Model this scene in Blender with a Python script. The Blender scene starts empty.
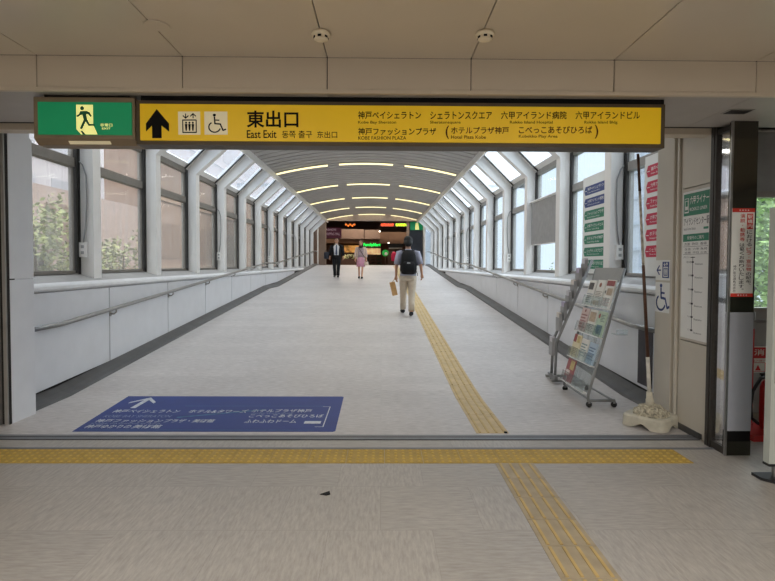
import bpy, bmesh, math, random
from math import sin, cos, pi, radians, sqrt, atan2
from mathutils import Matrix, Vector
random.seed(7)
sc = bpy.context.scene
COL = sc.collection

# ------------------------------------------------------------------ camera, sky, sun, exposure
cam_d = bpy.data.cameras.new('camera'); cam = bpy.data.objects.new('camera', cam_d); COL.objects.link(cam)
cam_d.sensor_width = 36.0; cam_d.lens = 36.0 * 528 / 775; cam_d.shift_y = -9.9 / 775
cam_d.clip_end = 400
cam.matrix_world = Matrix.Translation((0, 0, 1.535)) @ Matrix.Rotation(radians(-0.65), 4, 'Z') @ \
    Matrix.Rotation(radians(90 - 1.8), 4, 'X') @ Matrix.Rotation(radians(0.25), 4, 'Z')
sc.camera = cam

W = bpy.data.worlds.new('overcast_sky'); sc.world = W; W.use_nodes = True
wn = W.node_tree.nodes; wl = W.node_tree.links
bg = wn['Background']
tc = wn.new('ShaderNodeTexCoord'); nz = wn.new('ShaderNodeTexNoise'); nz.inputs['Scale'].default_value = 3.0
nz.inputs['Detail'].default_value = 3
rp = wn.new('ShaderNodeValToRGB')
rp.color_ramp.elements[0].position = .3; rp.color_ramp.elements[0].color = (.62, .74, .89, 1)
rp.color_ramp.elements[1].position = .75; rp.color_ramp.elements[1].color = (.78, .86, .94, 1)
wl.new(tc.outputs['Generated'], nz.inputs['Vector']); wl.new(nz.outputs['Fac'], rp.inputs['Fac'])
wl.new(rp.outputs['Color'], bg.inputs['Color']); bg.inputs['Strength'].default_value = 1.25

sun_d = bpy.data.lights.new('sun', 'SUN'); sun_d.energy = 9.8; sun_d.angle = radians(110); sun_d.color = (.90, .95, 1)
sun = bpy.data.objects.new('sun', sun_d); COL.objects.link(sun); sun.rotation_euler = (radians(6), radians(22), 0)

sc.view_settings.view_transform = 'Standard'; sc.view_settings.look = 'None'
sc.view_settings.exposure = 0.0; sc.view_settings.gamma = 1.0; sc.view_settings.use_curve_mapping = False

def area(name, loc, sx, sy, power, color=(1, .965, .915), rot=(0, 0, 0)):
    d = bpy.data.lights.new(name, 'AREA'); d.shape = 'RECTANGLE'; d.size = sx; d.size_y = sy; d.energy = power; d.color = color
    o = bpy.data.objects.new(name, d); COL.objects.link(o); o.location = loc; o.rotation_euler = rot
    return o
# the concourse's own ceiling lamps, overhead and behind the viewpoint
area('concourse_ceiling_lamp', (-1.8, -.4, 2.88), 1.2, .35, 120)
area('concourse_ceiling_lamp', (1.8, -.4, 2.88), 1.2, .35, 120)
area('concourse_ceiling_lamp', (-1.8, -3.6, 2.88), 1.2, .35, 150)
area('concourse_ceiling_lamp', (1.8, -3.6, 2.88), 1.2, .35, 150)
area('shopping_hall_lamp', (-1.8, 40.0, 6.1), 3, .5, 240, (1, .86, .74))
area('shopping_hall_lamp', (1.2, 37.0, 6.1), 2.5, .5, 200, (1, .86, .74))

for i in range(7):   # the lamps inside the vault's lit rows
    area('vault_strip_lamp', (-.36 - (3 + 4.08 * i) * .0079, 7.99 + 4.08 * i, 4.15), 5.2, .18, 38, (1, .96, .88))

# ------------------------------------------------------------------ materials
def srgb(r, g, b):
    f = lambda c: (c / 255 / 12.92) if c <= 10.3 else ((c / 255 + .055) / 1.055) ** 2.4
    return (f(r), f(g), f(b), 1)
MATS = {}
def mat(name, rgb, rough=.6, metal=0.0, noise=.06, scale=8.0, emit=0.0, stretch=None, bump=0.0, spec=.5):
    if name in MATS: return MATS[name]
    m = bpy.data.materials.new(name); m.use_nodes = True; n = m.node_tree.nodes; l = m.node_tree.links
    p = n['Principled BSDF']; c = srgb(*rgb)
    p.inputs['Roughness'].default_value = rough; p.inputs['Metallic'].default_value = metal
    p.inputs['Specular IOR Level'].default_value = spec
    tc = n.new('ShaderNodeTexCoord'); mp = n.new('ShaderNodeMapping')
    if stretch: mp.inputs['Scale'].default_value = stretch
    nz = n.new('ShaderNodeTexNoise'); nz.inputs['Scale'].default_value = scale; nz.inputs['Detail'].default_value = 4
    rp = n.new('ShaderNodeValToRGB')
    rp.color_ramp.elements[0].position = .3; rp.color_ramp.elements[1].position = .7
    rp.color_ramp.elements[0].color = tuple(max(0, v * (1 - noise * 2)) for v in c[:3]) + (1,)
    rp.color_ramp.elements[1].color = tuple(min(1, v * (1 + noise)) for v in c[:3]) + (1,)
    l.new(tc.outputs['Object'], mp.inputs['Vector']); l.new(mp.outputs['Vector'], nz.inputs['Vector'])
    l.new(nz.outputs['Fac'], rp.inputs['Fac']); l.new(rp.outputs['Color'], p.inputs['Base Color'])
    if emit:
        l.new(rp.outputs['Color'], p.inputs['Emission Color']); p.inputs['Emission Strength'].default_value = emit
    if bump:
        b = n.new('ShaderNodeBump'); b.inputs['Strength'].default_value = bump; b.inputs['Distance'].default_value = .01
        l.new(nz.outputs['Fac'], b.inputs['Height']); l.new(b.outputs['Normal'], p.inputs['Normal'])
    MATS[name] = m
    return m

def glass(name, tint, haze, hazecol):
    m = bpy.data.materials.new(name); m.use_nodes = True; n = m.node_tree.nodes; l = m.node_tree.links
    n.remove(n['Principled BSDF']); out = n['Material Output']
    tr = n.new('ShaderNodeBsdfTransparent'); tr.inputs['Color'].default_value = tint
    tl = n.new('ShaderNodeBsdfTranslucent'); tl.inputs['Color'].default_value = hazecol
    gl = n.new('ShaderNodeBsdfGlossy'); gl.inputs['Roughness'].default_value = .08
    tc = n.new('ShaderNodeTexCoord'); mp = n.new('ShaderNodeMapping'); mp.inputs['Scale'].default_value = (9, 9, .35)
    nz = n.new('ShaderNodeTexNoise'); nz.inputs['Scale'].default_value = 2.2; nz.inputs['Detail'].default_value = 5
    mr = n.new('ShaderNodeMapRange'); mr.inputs['From Min'].default_value = .3; mr.inputs['From Max'].default_value = .7
    mr.inputs['To Min'].default_value = haze * .55; mr.inputs['To Max'].default_value = min(1, haze * 1.5)
    l.new(tc.outputs['Object'], mp.inputs['Vector']); l.new(mp.outputs['Vector'], nz.inputs['Vector']); l.new(nz.outputs['Fac'], mr.inputs['Value'])
    mx = n.new('ShaderNodeMixShader'); l.new(mr.outputs['Result'], mx.inputs['Fac']); l.new(tr.outputs[0], mx.inputs[1]); l.new(tl.outputs[0], mx.inputs[2])
    m2 = n.new('ShaderNodeMixShader'); m2.inputs['Fac'].default_value = .03; l.new(mx.outputs[0], m2.inputs[1]); l.new(gl.outputs[0], m2.inputs[2])
    l.new(m2.outputs[0], out.inputs['Surface'])
    MATS[name] = m
    return m

def mirror_glass(name):
    """sheet glass met at a flat angle: mostly reflection over a clear pane"""
    m = bpy.data.materials.new(name); m.use_nodes = True; n = m.node_tree.nodes; l = m.node_tree.links
    n.remove(n['Principled BSDF']); tr = n.new('ShaderNodeBsdfTransparent'); tr.inputs['Color'].default_value = (.85, .87, .87, 1)
    gl = n.new('ShaderNodeBsdfGlossy'); gl.inputs['Roughness'].default_value = .04; gl.inputs['Color'].default_value = (.9, .9, .92, 1)
    mx = n.new('ShaderNodeMixShader'); mx.inputs['Fac'].default_value = .55; l.new(tr.outputs[0], mx.inputs[1]); l.new(gl.outputs[0], mx.inputs[2])
    l.new(mx.outputs[0], n['Material Output'].inputs['Surface'])
    return m

def floor_mat(name, a, b, ramp=False):
    """stone-look sheet in 0.6 m squares whose grain turns by a quarter from square to square (along X only on the bridge)"""
    m = bpy.data.materials.new(name); m.use_nodes = True; n = m.node_tree.nodes; l = m.node_tree.links
    p = n['Principled BSDF']; p.inputs['Roughness'].default_value = .42; p.inputs['Specular IOR Level'].default_value = .45
    tc = n.new('ShaderNodeTexCoord')
    def grain(sx, sy):
        mp = n.new('ShaderNodeMapping'); mp.inputs['Scale'].default_value = (sx, sy, 1)
        z = n.new('ShaderNodeTexNoise'); z.inputs['Scale'].default_value = 1; z.inputs['Detail'].default_value = 6; z.inputs['Roughness'].default_value = .65
        l.new(tc.outputs['Object'], mp.inputs['Vector']); l.new(mp.outputs['Vector'], z.inputs['Vector'])
        return z
    g1 = grain(9, 55); g2 = grain(55, 9)
    br = n.new('ShaderNodeTexBrick'); br.inputs['Scale'].default_value = 1.0
    br.inputs['Brick Width'].default_value = .6 if not ramp else 1.8; br.inputs['Row Height'].default_value = .3 if ramp else .6
    br.inputs['Mortar Size'].default_value = .0025; br.offset = .5
    br.inputs['Color1'].default_value = (0, 0, 0, 1); br.inputs['Color2'].default_value = (1, 1, 1, 1); br.inputs['Mortar'].default_value = (.5, .5, .5, 1)
    l.new(tc.outputs['Object'], br.inputs['Vector'])
    mixg = n.new('ShaderNodeMix'); mixg.data_type = 'FLOAT'
    if ramp:
        mixg.inputs[0].default_value = 0.0
    else:
        gt = n.new('ShaderNodeMath'); gt.operation = 'GREATER_THAN'; gt.inputs[1].default_value = .52
        l.new(br.outputs['Color'], gt.inputs[0]); l.new(gt.outputs[0], mixg.inputs[0])
    l.new(g1.outputs['Fac'], mixg.inputs[2]); l.new(g2.outputs['Fac'], mixg.inputs[3])
    rp = n.new('ShaderNodeValToRGB'); rp.color_ramp.elements[0].position = .33; rp.color_ramp.elements[1].position = .68
    rp.color_ramp.elements[0].color = srgb(*a); rp.color_ramp.elements[1].color = srgb(*b)
    l.new(mixg.outputs[0], rp.inputs['Fac'])
    # tile to tile tone and soft wear
    tone = n.new('ShaderNodeMapRange'); tone.inputs['To Min'].default_value = .95; tone.inputs['To Max'].default_value = 1.04
    l.new(br.outputs['Color'], tone.inputs['Value'])
    wear = n.new('ShaderNodeTexNoise'); wear.inputs['Scale'].default_value = .9; wear.inputs['Detail'].default_value = 3
    l.new(tc.outputs['Object'], wear.inputs['Vector'])
    wr = n.new('ShaderNodeMapRange'); wr.inputs['From Min'].default_value = .3; wr.inputs['From Max'].default_value = .7; wr.inputs['To Min'].default_value = .93; wr.inputs['To Max'].default_value = 1.05
    l.new(wear.outputs['Fac'], wr.inputs['Value'])
    jt = n.new('ShaderNodeMapRange'); jt.inputs['To Min'].default_value = 1.0; jt.inputs['To Max'].default_value = .86
    l.new(br.outputs['Fac'], jt.inputs['Value'])
    m1 = n.new('ShaderNodeMath'); m1.operation = 'MULTIPLY'; l.new(tone.outputs[0], m1.inputs[0]); l.new(wr.outputs[0], m1.inputs[1])
    m2 = n.new('ShaderNodeMath'); m2.operation = 'MULTIPLY'; l.new(m1.outputs[0], m2.inputs[0]); l.new(jt.outputs[0], m2.inputs[1])
    mul = n.new('ShaderNodeVectorMath'); mul.operation = 'SCALE'; l.new(rp.outputs['Color'], mul.inputs[0]); l.new(m2.outputs[0], mul.inputs['Scale'])
    l.new(mul.outputs[0], p.inputs['Base Color'])
    return m

M_FLOOR = floor_mat('floor_stone', (150, 144, 137), (176, 170, 162))
M_RAMP = floor_mat('bridge_floor', (170, 164, 160), (206, 201, 198), True)
M_CEIL = mat('ceiling_panel', (206, 194, 176), .32, noise=.02, scale=1.5)
M_DARK = mat('dark_gap', (34, 31, 29), .8)
M_BEAM = mat('beam_panel', (206, 194, 176), .4, noise=.02, scale=1.5)
M_SOFFIT = mat('soffit_panel', (176, 170, 164), .45, noise=.02)
M_FRAME = mat('door_frame_metal', (158, 154, 148), .4, .3, noise=.04)
M_FRAMED = mat('dark_frame_metal', (58, 54, 50), .4, .4)
M_WHITE = mat('white_painted_steel', (234, 232, 229), .4, noise=.02, scale=3)
M_CREAM = mat('jamb_panel', (196, 189, 175), .45, noise=.03, scale=3)
M_PANEL = mat('wall_panel', (220, 222, 226), .4, noise=.02, scale=4)
M_SILL = mat('sill_white', (224, 224, 224), .4, noise=.03)
M_LEDGE = mat('ledge_grey', (158, 156, 154), .45, noise=.05)
M_CURB = mat('curb_metal', (86, 86, 86), .45, .3, noise=.1, scale=4)
M_WFR = mat('window_frame', (148, 145, 141), .4, .2, noise=.05)
M_WFL = mat('window_frame_brown', (122, 116, 108), .45, .2, noise=.05)
M_GASK = mat('window_gasket', (52, 50, 48), .7)
M_STEEL = mat('brushed_steel', (150, 149, 147), .28, .9, noise=.05, scale=20)
M_MIRROR = mat('polished_steel', (92, 90, 82), .1, 1.0, noise=.04, scale=2)
M_VAULT = mat('vault_slat', (172, 168, 164), .5, noise=.05, scale=2)
M_LAMP = mat('strip_lamp', (255, 240, 184), .5, emit=1.5, noise=.01)
M_GLASS_L = glass('window_glass_left', (.91, .91, .89, 1), .13, (.84, .83, .78, 1))
M_GLASS_R = glass('window_glass_right', (.94, .97, .99, 1), .06, (.9, .94, .96, 1))
M_GLASS_T = glass('roof_glass', (.88, .92, .96, 1), .16, (.9, .94, .97, 1))
M_GLASS_D = mirror_glass('door_glass')
M_ACRYL = glass('clear_acrylic', (.9, .93, .93, 1), .18, (.95, .97, .97, 1))
M_YEL = mat('sign_yellow', (222, 180, 12), .45, emit=.2, noise=.01)
M_BLACK = mat('ink_black', (9, 8, 8), .7, noise=0, spec=.2)
M_MAROON = mat('ink_maroon', (74, 22, 14), .7, noise=0, spec=.2)
M_SIGNFR = mat('sign_frame', (84, 72, 56), .5, .3)
M_EXFR = mat('exit_frame', (140, 122, 98), .5, .2)
M_GREEN = mat('exit_green', (10, 132, 84), .5, emit=.35, noise=.04, scale=3)
M_EXLIT = mat('exit_light', (246, 242, 150), .5, emit=.55, noise=.01)
M_ICON = mat('icon_plate', (226, 214, 178), .5, emit=.2, noise=.02)
M_TACTD = mat('tactile_dot', (200, 166, 74), .6, noise=.1, scale=5)
M_TACT = mat('tactile_yellow', (178, 146, 58), .6, noise=.12, scale=5)
M_TACT2 = mat('tactile_tan', (166, 151, 124), .6, noise=.08, scale=9)
M_TACTB = mat('tactile_bar', (192, 164, 104), .6, noise=.08, scale=9)
M_TACT3 = mat('tactile_bridge', (196, 172, 128), .6, noise=.08, scale=9)
M_BLUE = mat('floor_blue', (26, 52, 126), .6, noise=.06, scale=3)
M_FTEXT = mat('floor_lettering', (206, 210, 216), .5, noise=.12, scale=30)
M_FLINE = mat('floor_line', (62, 92, 156), .5)
M_PAPER = mat('paper_white', (226, 226, 222), .55, noise=.01)
M_SGREEN = mat('sign_green', (22, 118, 88), .5, noise=.02)
M_SBLUE = mat('sign_blue', (30, 56, 120), .5, noise=.02)
M_INK = mat('ink_grey', (48, 50, 54), .6)
M_PINK = mat('label_crimson', (190, 28, 66), .5, noise=.02)
M_RED = mat('sign_red', (196, 52, 40), .5, noise=.02)
M_FIRE = mat('fire_red', (192, 30, 32), .4, noise=.02)
M_PLAST = mat('plastic_cream', (196, 190, 172), .6, noise=.1, scale=12)
M_ROUGH = mat('weathered_cream', (184, 176, 154), .85, noise=.35, scale=40, bump=.6)
M_WOOD = mat('pole_brown', (84, 54, 38), .5, noise=.2, scale=14)
M_POLEW = mat('pole_white', (206, 202, 192), .6, noise=.1, scale=20)
M_GREY = mat('grey_plastic', (158, 158, 158), .5)
M_RACK = mat('rack_grey', (142, 143, 142), .4, .5, noise=.03)
M_RUB = mat('black_rubber', (24, 24, 26), .6)
M_KIOSK = mat('kiosk_white', (186, 190, 182), .45, noise=.02)

# ------------------------------------------------------------------ mesh builder
class MB:
    def __init__(s, xf=None): s.v = []; s.f = []; s.xf = xf
    def add(s, vs, fs):
        o = len(s.v)
        s.v += [s.xf(p) if s.xf else tuple(p) for p in vs]
        s.f += [tuple(i + o for i in f) for f in fs]
        return s
    def box(s, x0, x1, y0, y1, z0, z1):
        return s.add([(x, y, z) for z in (z0, z1) for y in (y0, y1) for x in (x0, x1)],
                     [(0, 2, 3, 1), (4, 5, 7, 6), (0, 1, 5, 4), (2, 6, 7, 3), (0, 4, 6, 2), (1, 3, 7, 5)])
    def obox(s, c, u, v, w):
        """box from centre and three half-axis vectors"""
        c, u, v, w = map(Vector, (c, u, v, w))
        return s.add([tuple(c + u * a + v * b + w * d) for d in (-1, 1) for b in (-1, 1) for a in (-1, 1)],
                     [(0, 2, 3, 1), (4, 5, 7, 6), (0, 1, 5, 4), (2, 6, 7, 3), (0, 4, 6, 2), (1, 3, 7, 5)])
    def quad(s, a, b, c, d): return s.add([a, b, c, d], [(0, 1, 2, 3)])
    def prism(s, poly, axis, a, b):
        """polygon in the two other axes, extruded along axis ('x': poly=(y,z), 'y': (x,z), 'z': (x,y))"""
        n = len(poly)
        mk = {'x': lambda p, t: (t, p[0], p[1]), 'y': lambda p, t: (p[0], t, p[1]), 'z': lambda p, t: (p[0], p[1], t)}[axis]
        return s.add([mk(p, a) for p in poly] + [mk(p, b) for p in poly],
                     [tuple(range(n))[::-1], tuple(range(n, 2 * n))] + [(i, (i + 1) % n, n + (i + 1) % n, n + i) for i in range(n)])
    def tube(s, pts, r, n=10, cap=True, flat=1.0):
        pts = [Vector(p) for p in pts]; k = len(pts)
        rs = r if isinstance(r, (list, tuple)) else [r] * k
        vs = []; up = None
        for i, p in enumerate(pts):
            t = (pts[min(i + 1, k - 1)] - pts[max(i - 1, 0)]).normalized()
            if up is None:
                up = Vector((1, 0, 0)) if abs(t.x) < .8 else Vector((0, 1, 0))
            up = (up - t * up.dot(t)).normalized(); sd = t.cross(up)
            for j in range(n):
                a = 2 * pi * j / n
                vs.append(tuple(p + up * (rs[i] * cos(a)) + sd * (rs[i] * flat * sin(a))))
        fs = [(i * n + j, i * n + (j + 1) % n, (i + 1) * n + (j + 1) % n, (i + 1) * n + j) for i in range(k - 1) for j in range(n)]
        if cap: fs += [tuple(range(n))[::-1], tuple(range((k - 1) * n, k * n))]
        return s.add(vs, fs)
    def lathe(s, prof, c, n=20, axis='z'):
        vs = []
        for r, h in prof:
            for j in range(n):
                a = 2 * pi * j / n
                if axis == 'z': vs.append((c[0] + r * cos(a), c[1] + r * sin(a), c[2] + h))
                elif axis == 'y': vs.append((c[0] + r * cos(a), c[1] + h, c[2] + r * sin(a)))
                else: vs.append((c[0] + h, c[1] + r * cos(a), c[2] + r * sin(a)))
        k = len(prof)
        fs = [(i * n + j, i * n + (j + 1) % n, (i + 1) * n + (j + 1) % n, (i + 1) * n + j) for i in range(k - 1) for j in range(n)]
        fs += [tuple(range(n))[::-1], tuple(range((k - 1) * n, k * n))]
        return s.add(vs, fs)
    def loft(s, rings, n=16):
        """rings of (cx, cy, cz, rx, ry)"""
        vs = []
        for cx, cy, cz, rx, ry in rings:
            for j in range(n):
                a = 2 * pi * j / n
                vs.append((cx + rx * cos(a), cy + ry * sin(a), cz))
        k = len(rings)
        fs = [(i * n + j, i * n + (j + 1) % n, (i + 1) * n + (j + 1) % n, (i + 1) * n + j) for i in range(k - 1) for j in range(n)]
        fs += [tuple(range(n))[::-1], tuple(range((k - 1) * n, k * n))]
        return s.add(vs, fs)
    def ball(s, c, rx, ry, rz, n=14, m=9):
        vs = [(c[0], c[1], c[2] - rz)]
        for i in range(1, m):
            t = -pi / 2 + pi * i / m
            for j in range(n):
                a = 2 * pi * j / n
                vs.append((c[0] + rx * cos(t) * cos(a), c[1] + ry * cos(t) * sin(a), c[2] + rz * sin(t)))
        vs.append((c[0], c[1], c[2] + rz)); L = len(vs) - 1
        fs = [(0, 1 + (j + 1) % n, 1 + j) for j in range(n)]
        for i in range(m - 2):
            for j in range(n):
                a = 1 + i * n; fs.append((a + j, a + (j + 1) % n, a + n + (j + 1) % n, a + n + j))
        a = 1 + (m - 2) * n
        fs += [(a + j, a + (j + 1) % n, L) for j in range(n)]
        return s.add(vs, fs)
    def build(s, name, m, parent=None, smooth=False, local=False, fix=True):
        off = Vector((0, 0, 0))
        if parent is not None and not local:
            q = parent
            while q is not None: off += q.location; q = q.parent
        me = bpy.data.meshes.new(name)
        me.from_pydata([tuple(Vector(p) - off) for p in s.v], [], s.f)
        if fix:
            b = bmesh.new(); b.from_mesh(me); bmesh.ops.recalc_face_normals(b, faces=b.faces); b.to_mesh(me); b.free()
        me.materials.append(m)
        if smooth: me.polygons.foreach_set('use_smooth', [True] * len(me.polygons))
        o = bpy.data.objects.new(name, me); COL.objects.link(o)
        if parent is not None: o.parent = parent
        return o

def empty(name, loc=(0, 0, 0), rz=0):
    o = bpy.data.objects.new(name, None); COL.objects.link(o); o.location = loc; o.rotation_euler = (0, 0, rz); o.empty_display_size = .1
    return o
def tag(o, label=None, cat=None, group=None, kind=None):
    if label: o['label'] = label
    if cat: o['category'] = cat
    if group: o['group'] = group
    if kind: o['kind'] = kind
    return o
def thing(name, label, cat, loc=(0, 0, 0), group=None, rz=0): return tag(empty(name, loc, rz), label, cat, group)
def struct(o): o['kind'] = 'structure'; return o
def copy_tree(o, loc, parent=None):
    c = o.copy(); COL.objects.link(c); c.location = loc
    if parent: c.parent = parent
    for ch in o.children:
        d = ch.copy(); COL.objects.link(d); d.parent = c
        for g in ch.children:
            e = g.copy(); COL.objects.link(e); e.parent = d
    return c

# lettering: the default font's own outlines as flat faces
_TXT = {}
def glyphs(s, bold=0.0):
    k = (s, bold)
    if k in _TXT: return _TXT[k]
    cu = bpy.data.curves.new('lettering', 'FONT'); cu.body = s; cu.size = 1; cu.resolution_u = 3; cu.offset = bold
    o = bpy.data.objects.new('lettering', cu); COL.objects.link(o)
    dg = bpy.context.evaluated_depsgraph_get(); dg.update()
    me = bpy.data.meshes.new_from_object(o.evaluated_get(dg))
    vs = [tuple(v.co) for v in me.vertices]; fs = [tuple(p.vertices) for p in me.polygons]
    bpy.data.objects.remove(o); bpy.data.curves.remove(cu); bpy.data.meshes.remove(me)
    _TXT[k] = (vs, fs)
    return _TXT[k]
def text(mb, s, a0, a1, b0, b1, P, bold=0.0):
    """fit the string's outline into the box a0..a1 x b0..b1; P maps (a, b) to a point in the place"""
    vs, fs = glyphs(s, bold)
    if not vs: return
    x0 = min(v[0] for v in vs); x1 = max(v[0] for v in vs); y0 = min(v[1] for v in vs); y1 = max(v[1] for v in vs)
    mb.add([P(a0 + (v[0] - x0) / (x1 - x0) * (a1 - a0), b0 + (v[1] - y0) / (y1 - y0) * (b1 - b0)) for v in vs], fs)
def vtext(mb, s, a0, a1, btop, bbot, P, bold=0.0):
    """characters one under another"""
    n = len(s); h = (btop - bbot) / n
    for i, ch in enumerate(s):
        if ch == ' ': continue
        t = btop - i * h
        if ch in '、。':
            text(mb, ch, a0 + (a1 - a0) * .6, a1, t - h * .35, t - h * .05, P, bold)
        elif ch == '・':
            text(mb, ch, a0 + (a1 - a0) * .4, a0 + (a1 - a0) * .6, t - h * .6, t - h * .4, P, bold)
        else:
            text(mb, ch, a0, a1, t - h * .93, t - h * .07, P, bold)
def poly(mb, pts, P): mb.add([P(*p) for p in pts], [tuple(range(len(pts)))])
def disc(mb, a, b, r, P, n=20): poly(mb, [(a + r * cos(2 * pi * i / n), b + r * sin(2 * pi * i / n)) for i in range(n)], P)
def stroke(mb, pts, w, P):
    for (a, b), (c, d) in zip(pts, pts[1:]):
        L = sqrt((c - a) ** 2 + (d - b) ** 2) or 1e-6; nx, ny = -(d - b) / L * w / 2, (c - a) / L * w / 2
        ex, ey = (c - a) / L * w * .25, (d - b) / L * w * .25
        poly(mb, [(a + nx - ex, b + ny - ey), (a - nx - ex, b - ny - ey), (c - nx + ex, d - ny + ey), (c + nx + ex, d + ny + ey)], P)
def rect(mb, a0, a1, b0, b1, P): poly(mb, [(a0, b0), (a1, b0), (a1, b1), (a0, b1)], P)
def frame_rect(mb, a0, a1, b0, b1, w, P): stroke(mb, [(a0, b0), (a1, b0), (a1, b1), (a0, b1), (a0, b0)], w, P)
def wheelchair(mb, a0, a1, b0, b1, P, w=.085):
    """the access pictogram: head, back, thigh, shin with foot, three quarters of a wheel"""
    Q = lambda a, b: P(a0 + a * (a1 - a0), b0 + b * (b1 - b0))
    poly(mb, [(.40 + .085 * cos(t * pi / 8), .92 + .075 * sin(t * pi / 8)) for t in range(16)], Q)
    stroke(mb, [(.40, .82), (.42, .47), (.70, .45), (.84, .12), (.98, .17)], w, Q)
    stroke(mb, [(.41, .66), (.64, .65)], w * .8, Q)
    stroke(mb, [(.40 + .30 * cos(t), .29 + .27 * sin(t)) for t in [radians(125 + i * 12) for i in range(19)]], w * .9, Q)
def elevator(mb, a0, a1, b0, b1, P, w=.06):
    Q = lambda a, b: P(a0 + a * (a1 - a0), b0 + b * (b1 - b0))
    frame_rect(mb, .14, .86, .06, .66, w, Q)
    for c in (.32, .5, .68):
        poly(mb, [(c + .055 * cos(t * pi / 6), .53 + .05 * sin(t * pi / 6)) for t in range(12)], Q)
        poly(mb, [(c - .07, .47), (c + .07, .47), (c + .035, .14), (c - .035, .14)], Q)
    stroke(mb, [(.3, .96), (.3, .76)], w, Q); stroke(mb, [(.16, .87), (.3, .75), (.44, .87)], w, Q)
    stroke(mb, [(.7, .76), (.7, .96)], w, Q); stroke(mb, [(.56, .85), (.7, .97), (.84, .85)], w, Q)

# the bridge runs off at half a degree from the concourse's axis
TH = .0079
def K(p):
    x, y, z = p; dx, dy = x + .36, y - 5.0
    return (-.36 + dx * cos(TH) - dy * sin(TH), 5.0 + dx * sin(TH) + dy * cos(TH), z)
def ramp_z(y):
    """height of the bridge floor: ramp, landing, ramp, hall level"""
    if y < 6.1: return 0.0
    if y < 17.3: return .0643 * (y - 6.1)
    if y < 18.9: return .72
    return min(1.45, .72 + .0615 * (y - 18.9))
def OV(p):
    """overhead fittings: worked out at arm's-length scale, then brought down to the 2.9 m ceiling"""
    return (p[0] * .827, p[1] * .827, 1.535 + (p[2] - 1.535) * .827)
CX = -.36; BAY = 2.04; R0 = 7.25; NB = 13
RIB = [R0 + BAY * k for k in range(-1, NB)]         # front faces of the ribs
YEND = R0 + BAY * NB - .5

# ------------------------------------------------------------------ the concourse shell
f = MB(); f.box(-6, 6.5, -9, 4.69, -.2, 0); struct(f.build('floor', M_FLOOR))
f = MB(); f.box(3.04, 6.5, 4.69, 5.4, -.2, 0); struct(f.build('floor_recess', M_FLOOR))
JX = [-2.776 + 1.165 * i for i in range(-4, 10)]
c = MB(OV); c.box(-8, 8.5, -13, 4.33, 3.22, 3.3); o = struct(c.build('ceiling', M_DARK))
c = MB(OV)
for a, b in zip(JX, JX[1:]):
    for y0, y1 in ((-13, -5.0), (-5.0, -1.5), (-1.5, 4.33)):
        c.box(a + .004, b - .004, y0 + .004, y1 - .004, 3.2, 3.222)
c.build('ceiling_panel', M_CEIL, o)
b = MB(OV); b.box(-8, 8.5, 4.34, 5.32, 2.95, 3.3); o = struct(b.build('beam', M_DARK))
b = MB(OV)
for a, e in zip(JX, JX[1:]):
    b.box(a + .004, e - .004, 4.322, 4.345, 2.945, 3.196)
b.build('fascia', M_BEAM, o)
b = MB(OV); b.box(-8, 8.5, 4.31, 4.345, 2.912, 2.94); b.build('lip', M_BEAM, o)
b = MB(OV)
for a, e in zip(JX, JX[1:]):
    b.box(a + .003, e - .003, 4.345, 5.3, 2.92, 2.951)
b.build('soffit', M_SOFFIT, o)
# lintel over the opening and the wall that closes the bridge's head above it
l = MB(); l.box(-6, 2.79, 4.385, 4.46, 2.69, 2.73); struct(l.build('lintel', M_DARK))
l = MB(); l.box(-6, 2.79, 4.47, 4.6, 2.64, 2.72); struct(l.build('trim_header', M_BEAM))
w = MB(); w.box(-6, 6.5, 4.4, 5.4, 2.90, 3.0); struct(w.build('ceiling_threshold', M_SOFFIT))
w = MB(); w.box(-6, 6.5, 5.2, 5.3, 2.90, 5.2); struct(w.build('wall_over_bridge', M_WHITE))
# left side: sliding-door frame, closed pocket and jamb
w = MB(); w.box(-6, -3.66, 4.98, 5.06, 0, 2.9); struct(w.build('wall_left_front', M_GREY))
t = MB(); t.box(-3.66, -3.585, 4.95, 5.09, 0, 2.9); t.box(-3.545, -3.515, 4.97, 5.09, 0, 2.9); struct(t.build('door_frame', M_FRAME))
t = MB(); t.box(-3.585, -3.545, 5.0, 5.09, 0, 2.9); t.box(-3.515, -3.51, 4.99, 5.09, 0, 2.9); struct(t.build('door_frame_gap', M_DARK))
p = MB(); p.box(-3.72, -3.505, 5.02, 5.36, 0, 1.368); p.box(-3.72, -3.505, 5.02, 5.36, 1.38, 2.76); p.box(-3.72, -3.52, 5.03, 5.35, 1.36, 1.39); p.box(-3.72, -3.52, 5.03, 5.35, 2.7, 2.9)
struct(p.build('pillar_left', M_PANEL))
p = MB(); p.box(-6, -3.72, 5.06, 5.3, 0, 2.9); struct(p.build('pocket_wall_left', M_PANEL))
# right side: jamb faced with panels
w = MB(); w.box(2.83, 3.04, 4.42, 5.36, 0, 2.88); w.box(2.8, 2.83, 5.08, 5.36, .0, 2.78); struct(w.build('pillar_right', M_CREAM))
jp = MB()
jp.box(2.8, 2.832, 4.46, 4.9, .06, .838); jp.box(2.8, 2.832, 4.46, 4.9, .848, 2.235); jp.box(2.8, 2.832, 4.46, 4.9, 2.245, 2.86)
struct(jp.build('wall_jamb_panel', M_CREAM))
t = MB(); t.box(2.81, 2.835, 4.905, 4.94, 0, 2.86); t.box(2.79, 2.84, 4.955, 4.985, 0, 2.8); t.box(2.79, 2.84, 5.04, 5.075, 0, 2.8); t.box(2.79, 2.84, 4.955, 5.075, 2.8, 2.83)
struct(t.build('trim_1', M_CREAM))
t = MB(); t.box(2.815, 2.84, 4.87, 4.98, 0, .3); t.box(2.795, 2.835, 4.58, 4.9, 0, .06); struct(t.build('trim_2', M_CURB))
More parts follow.
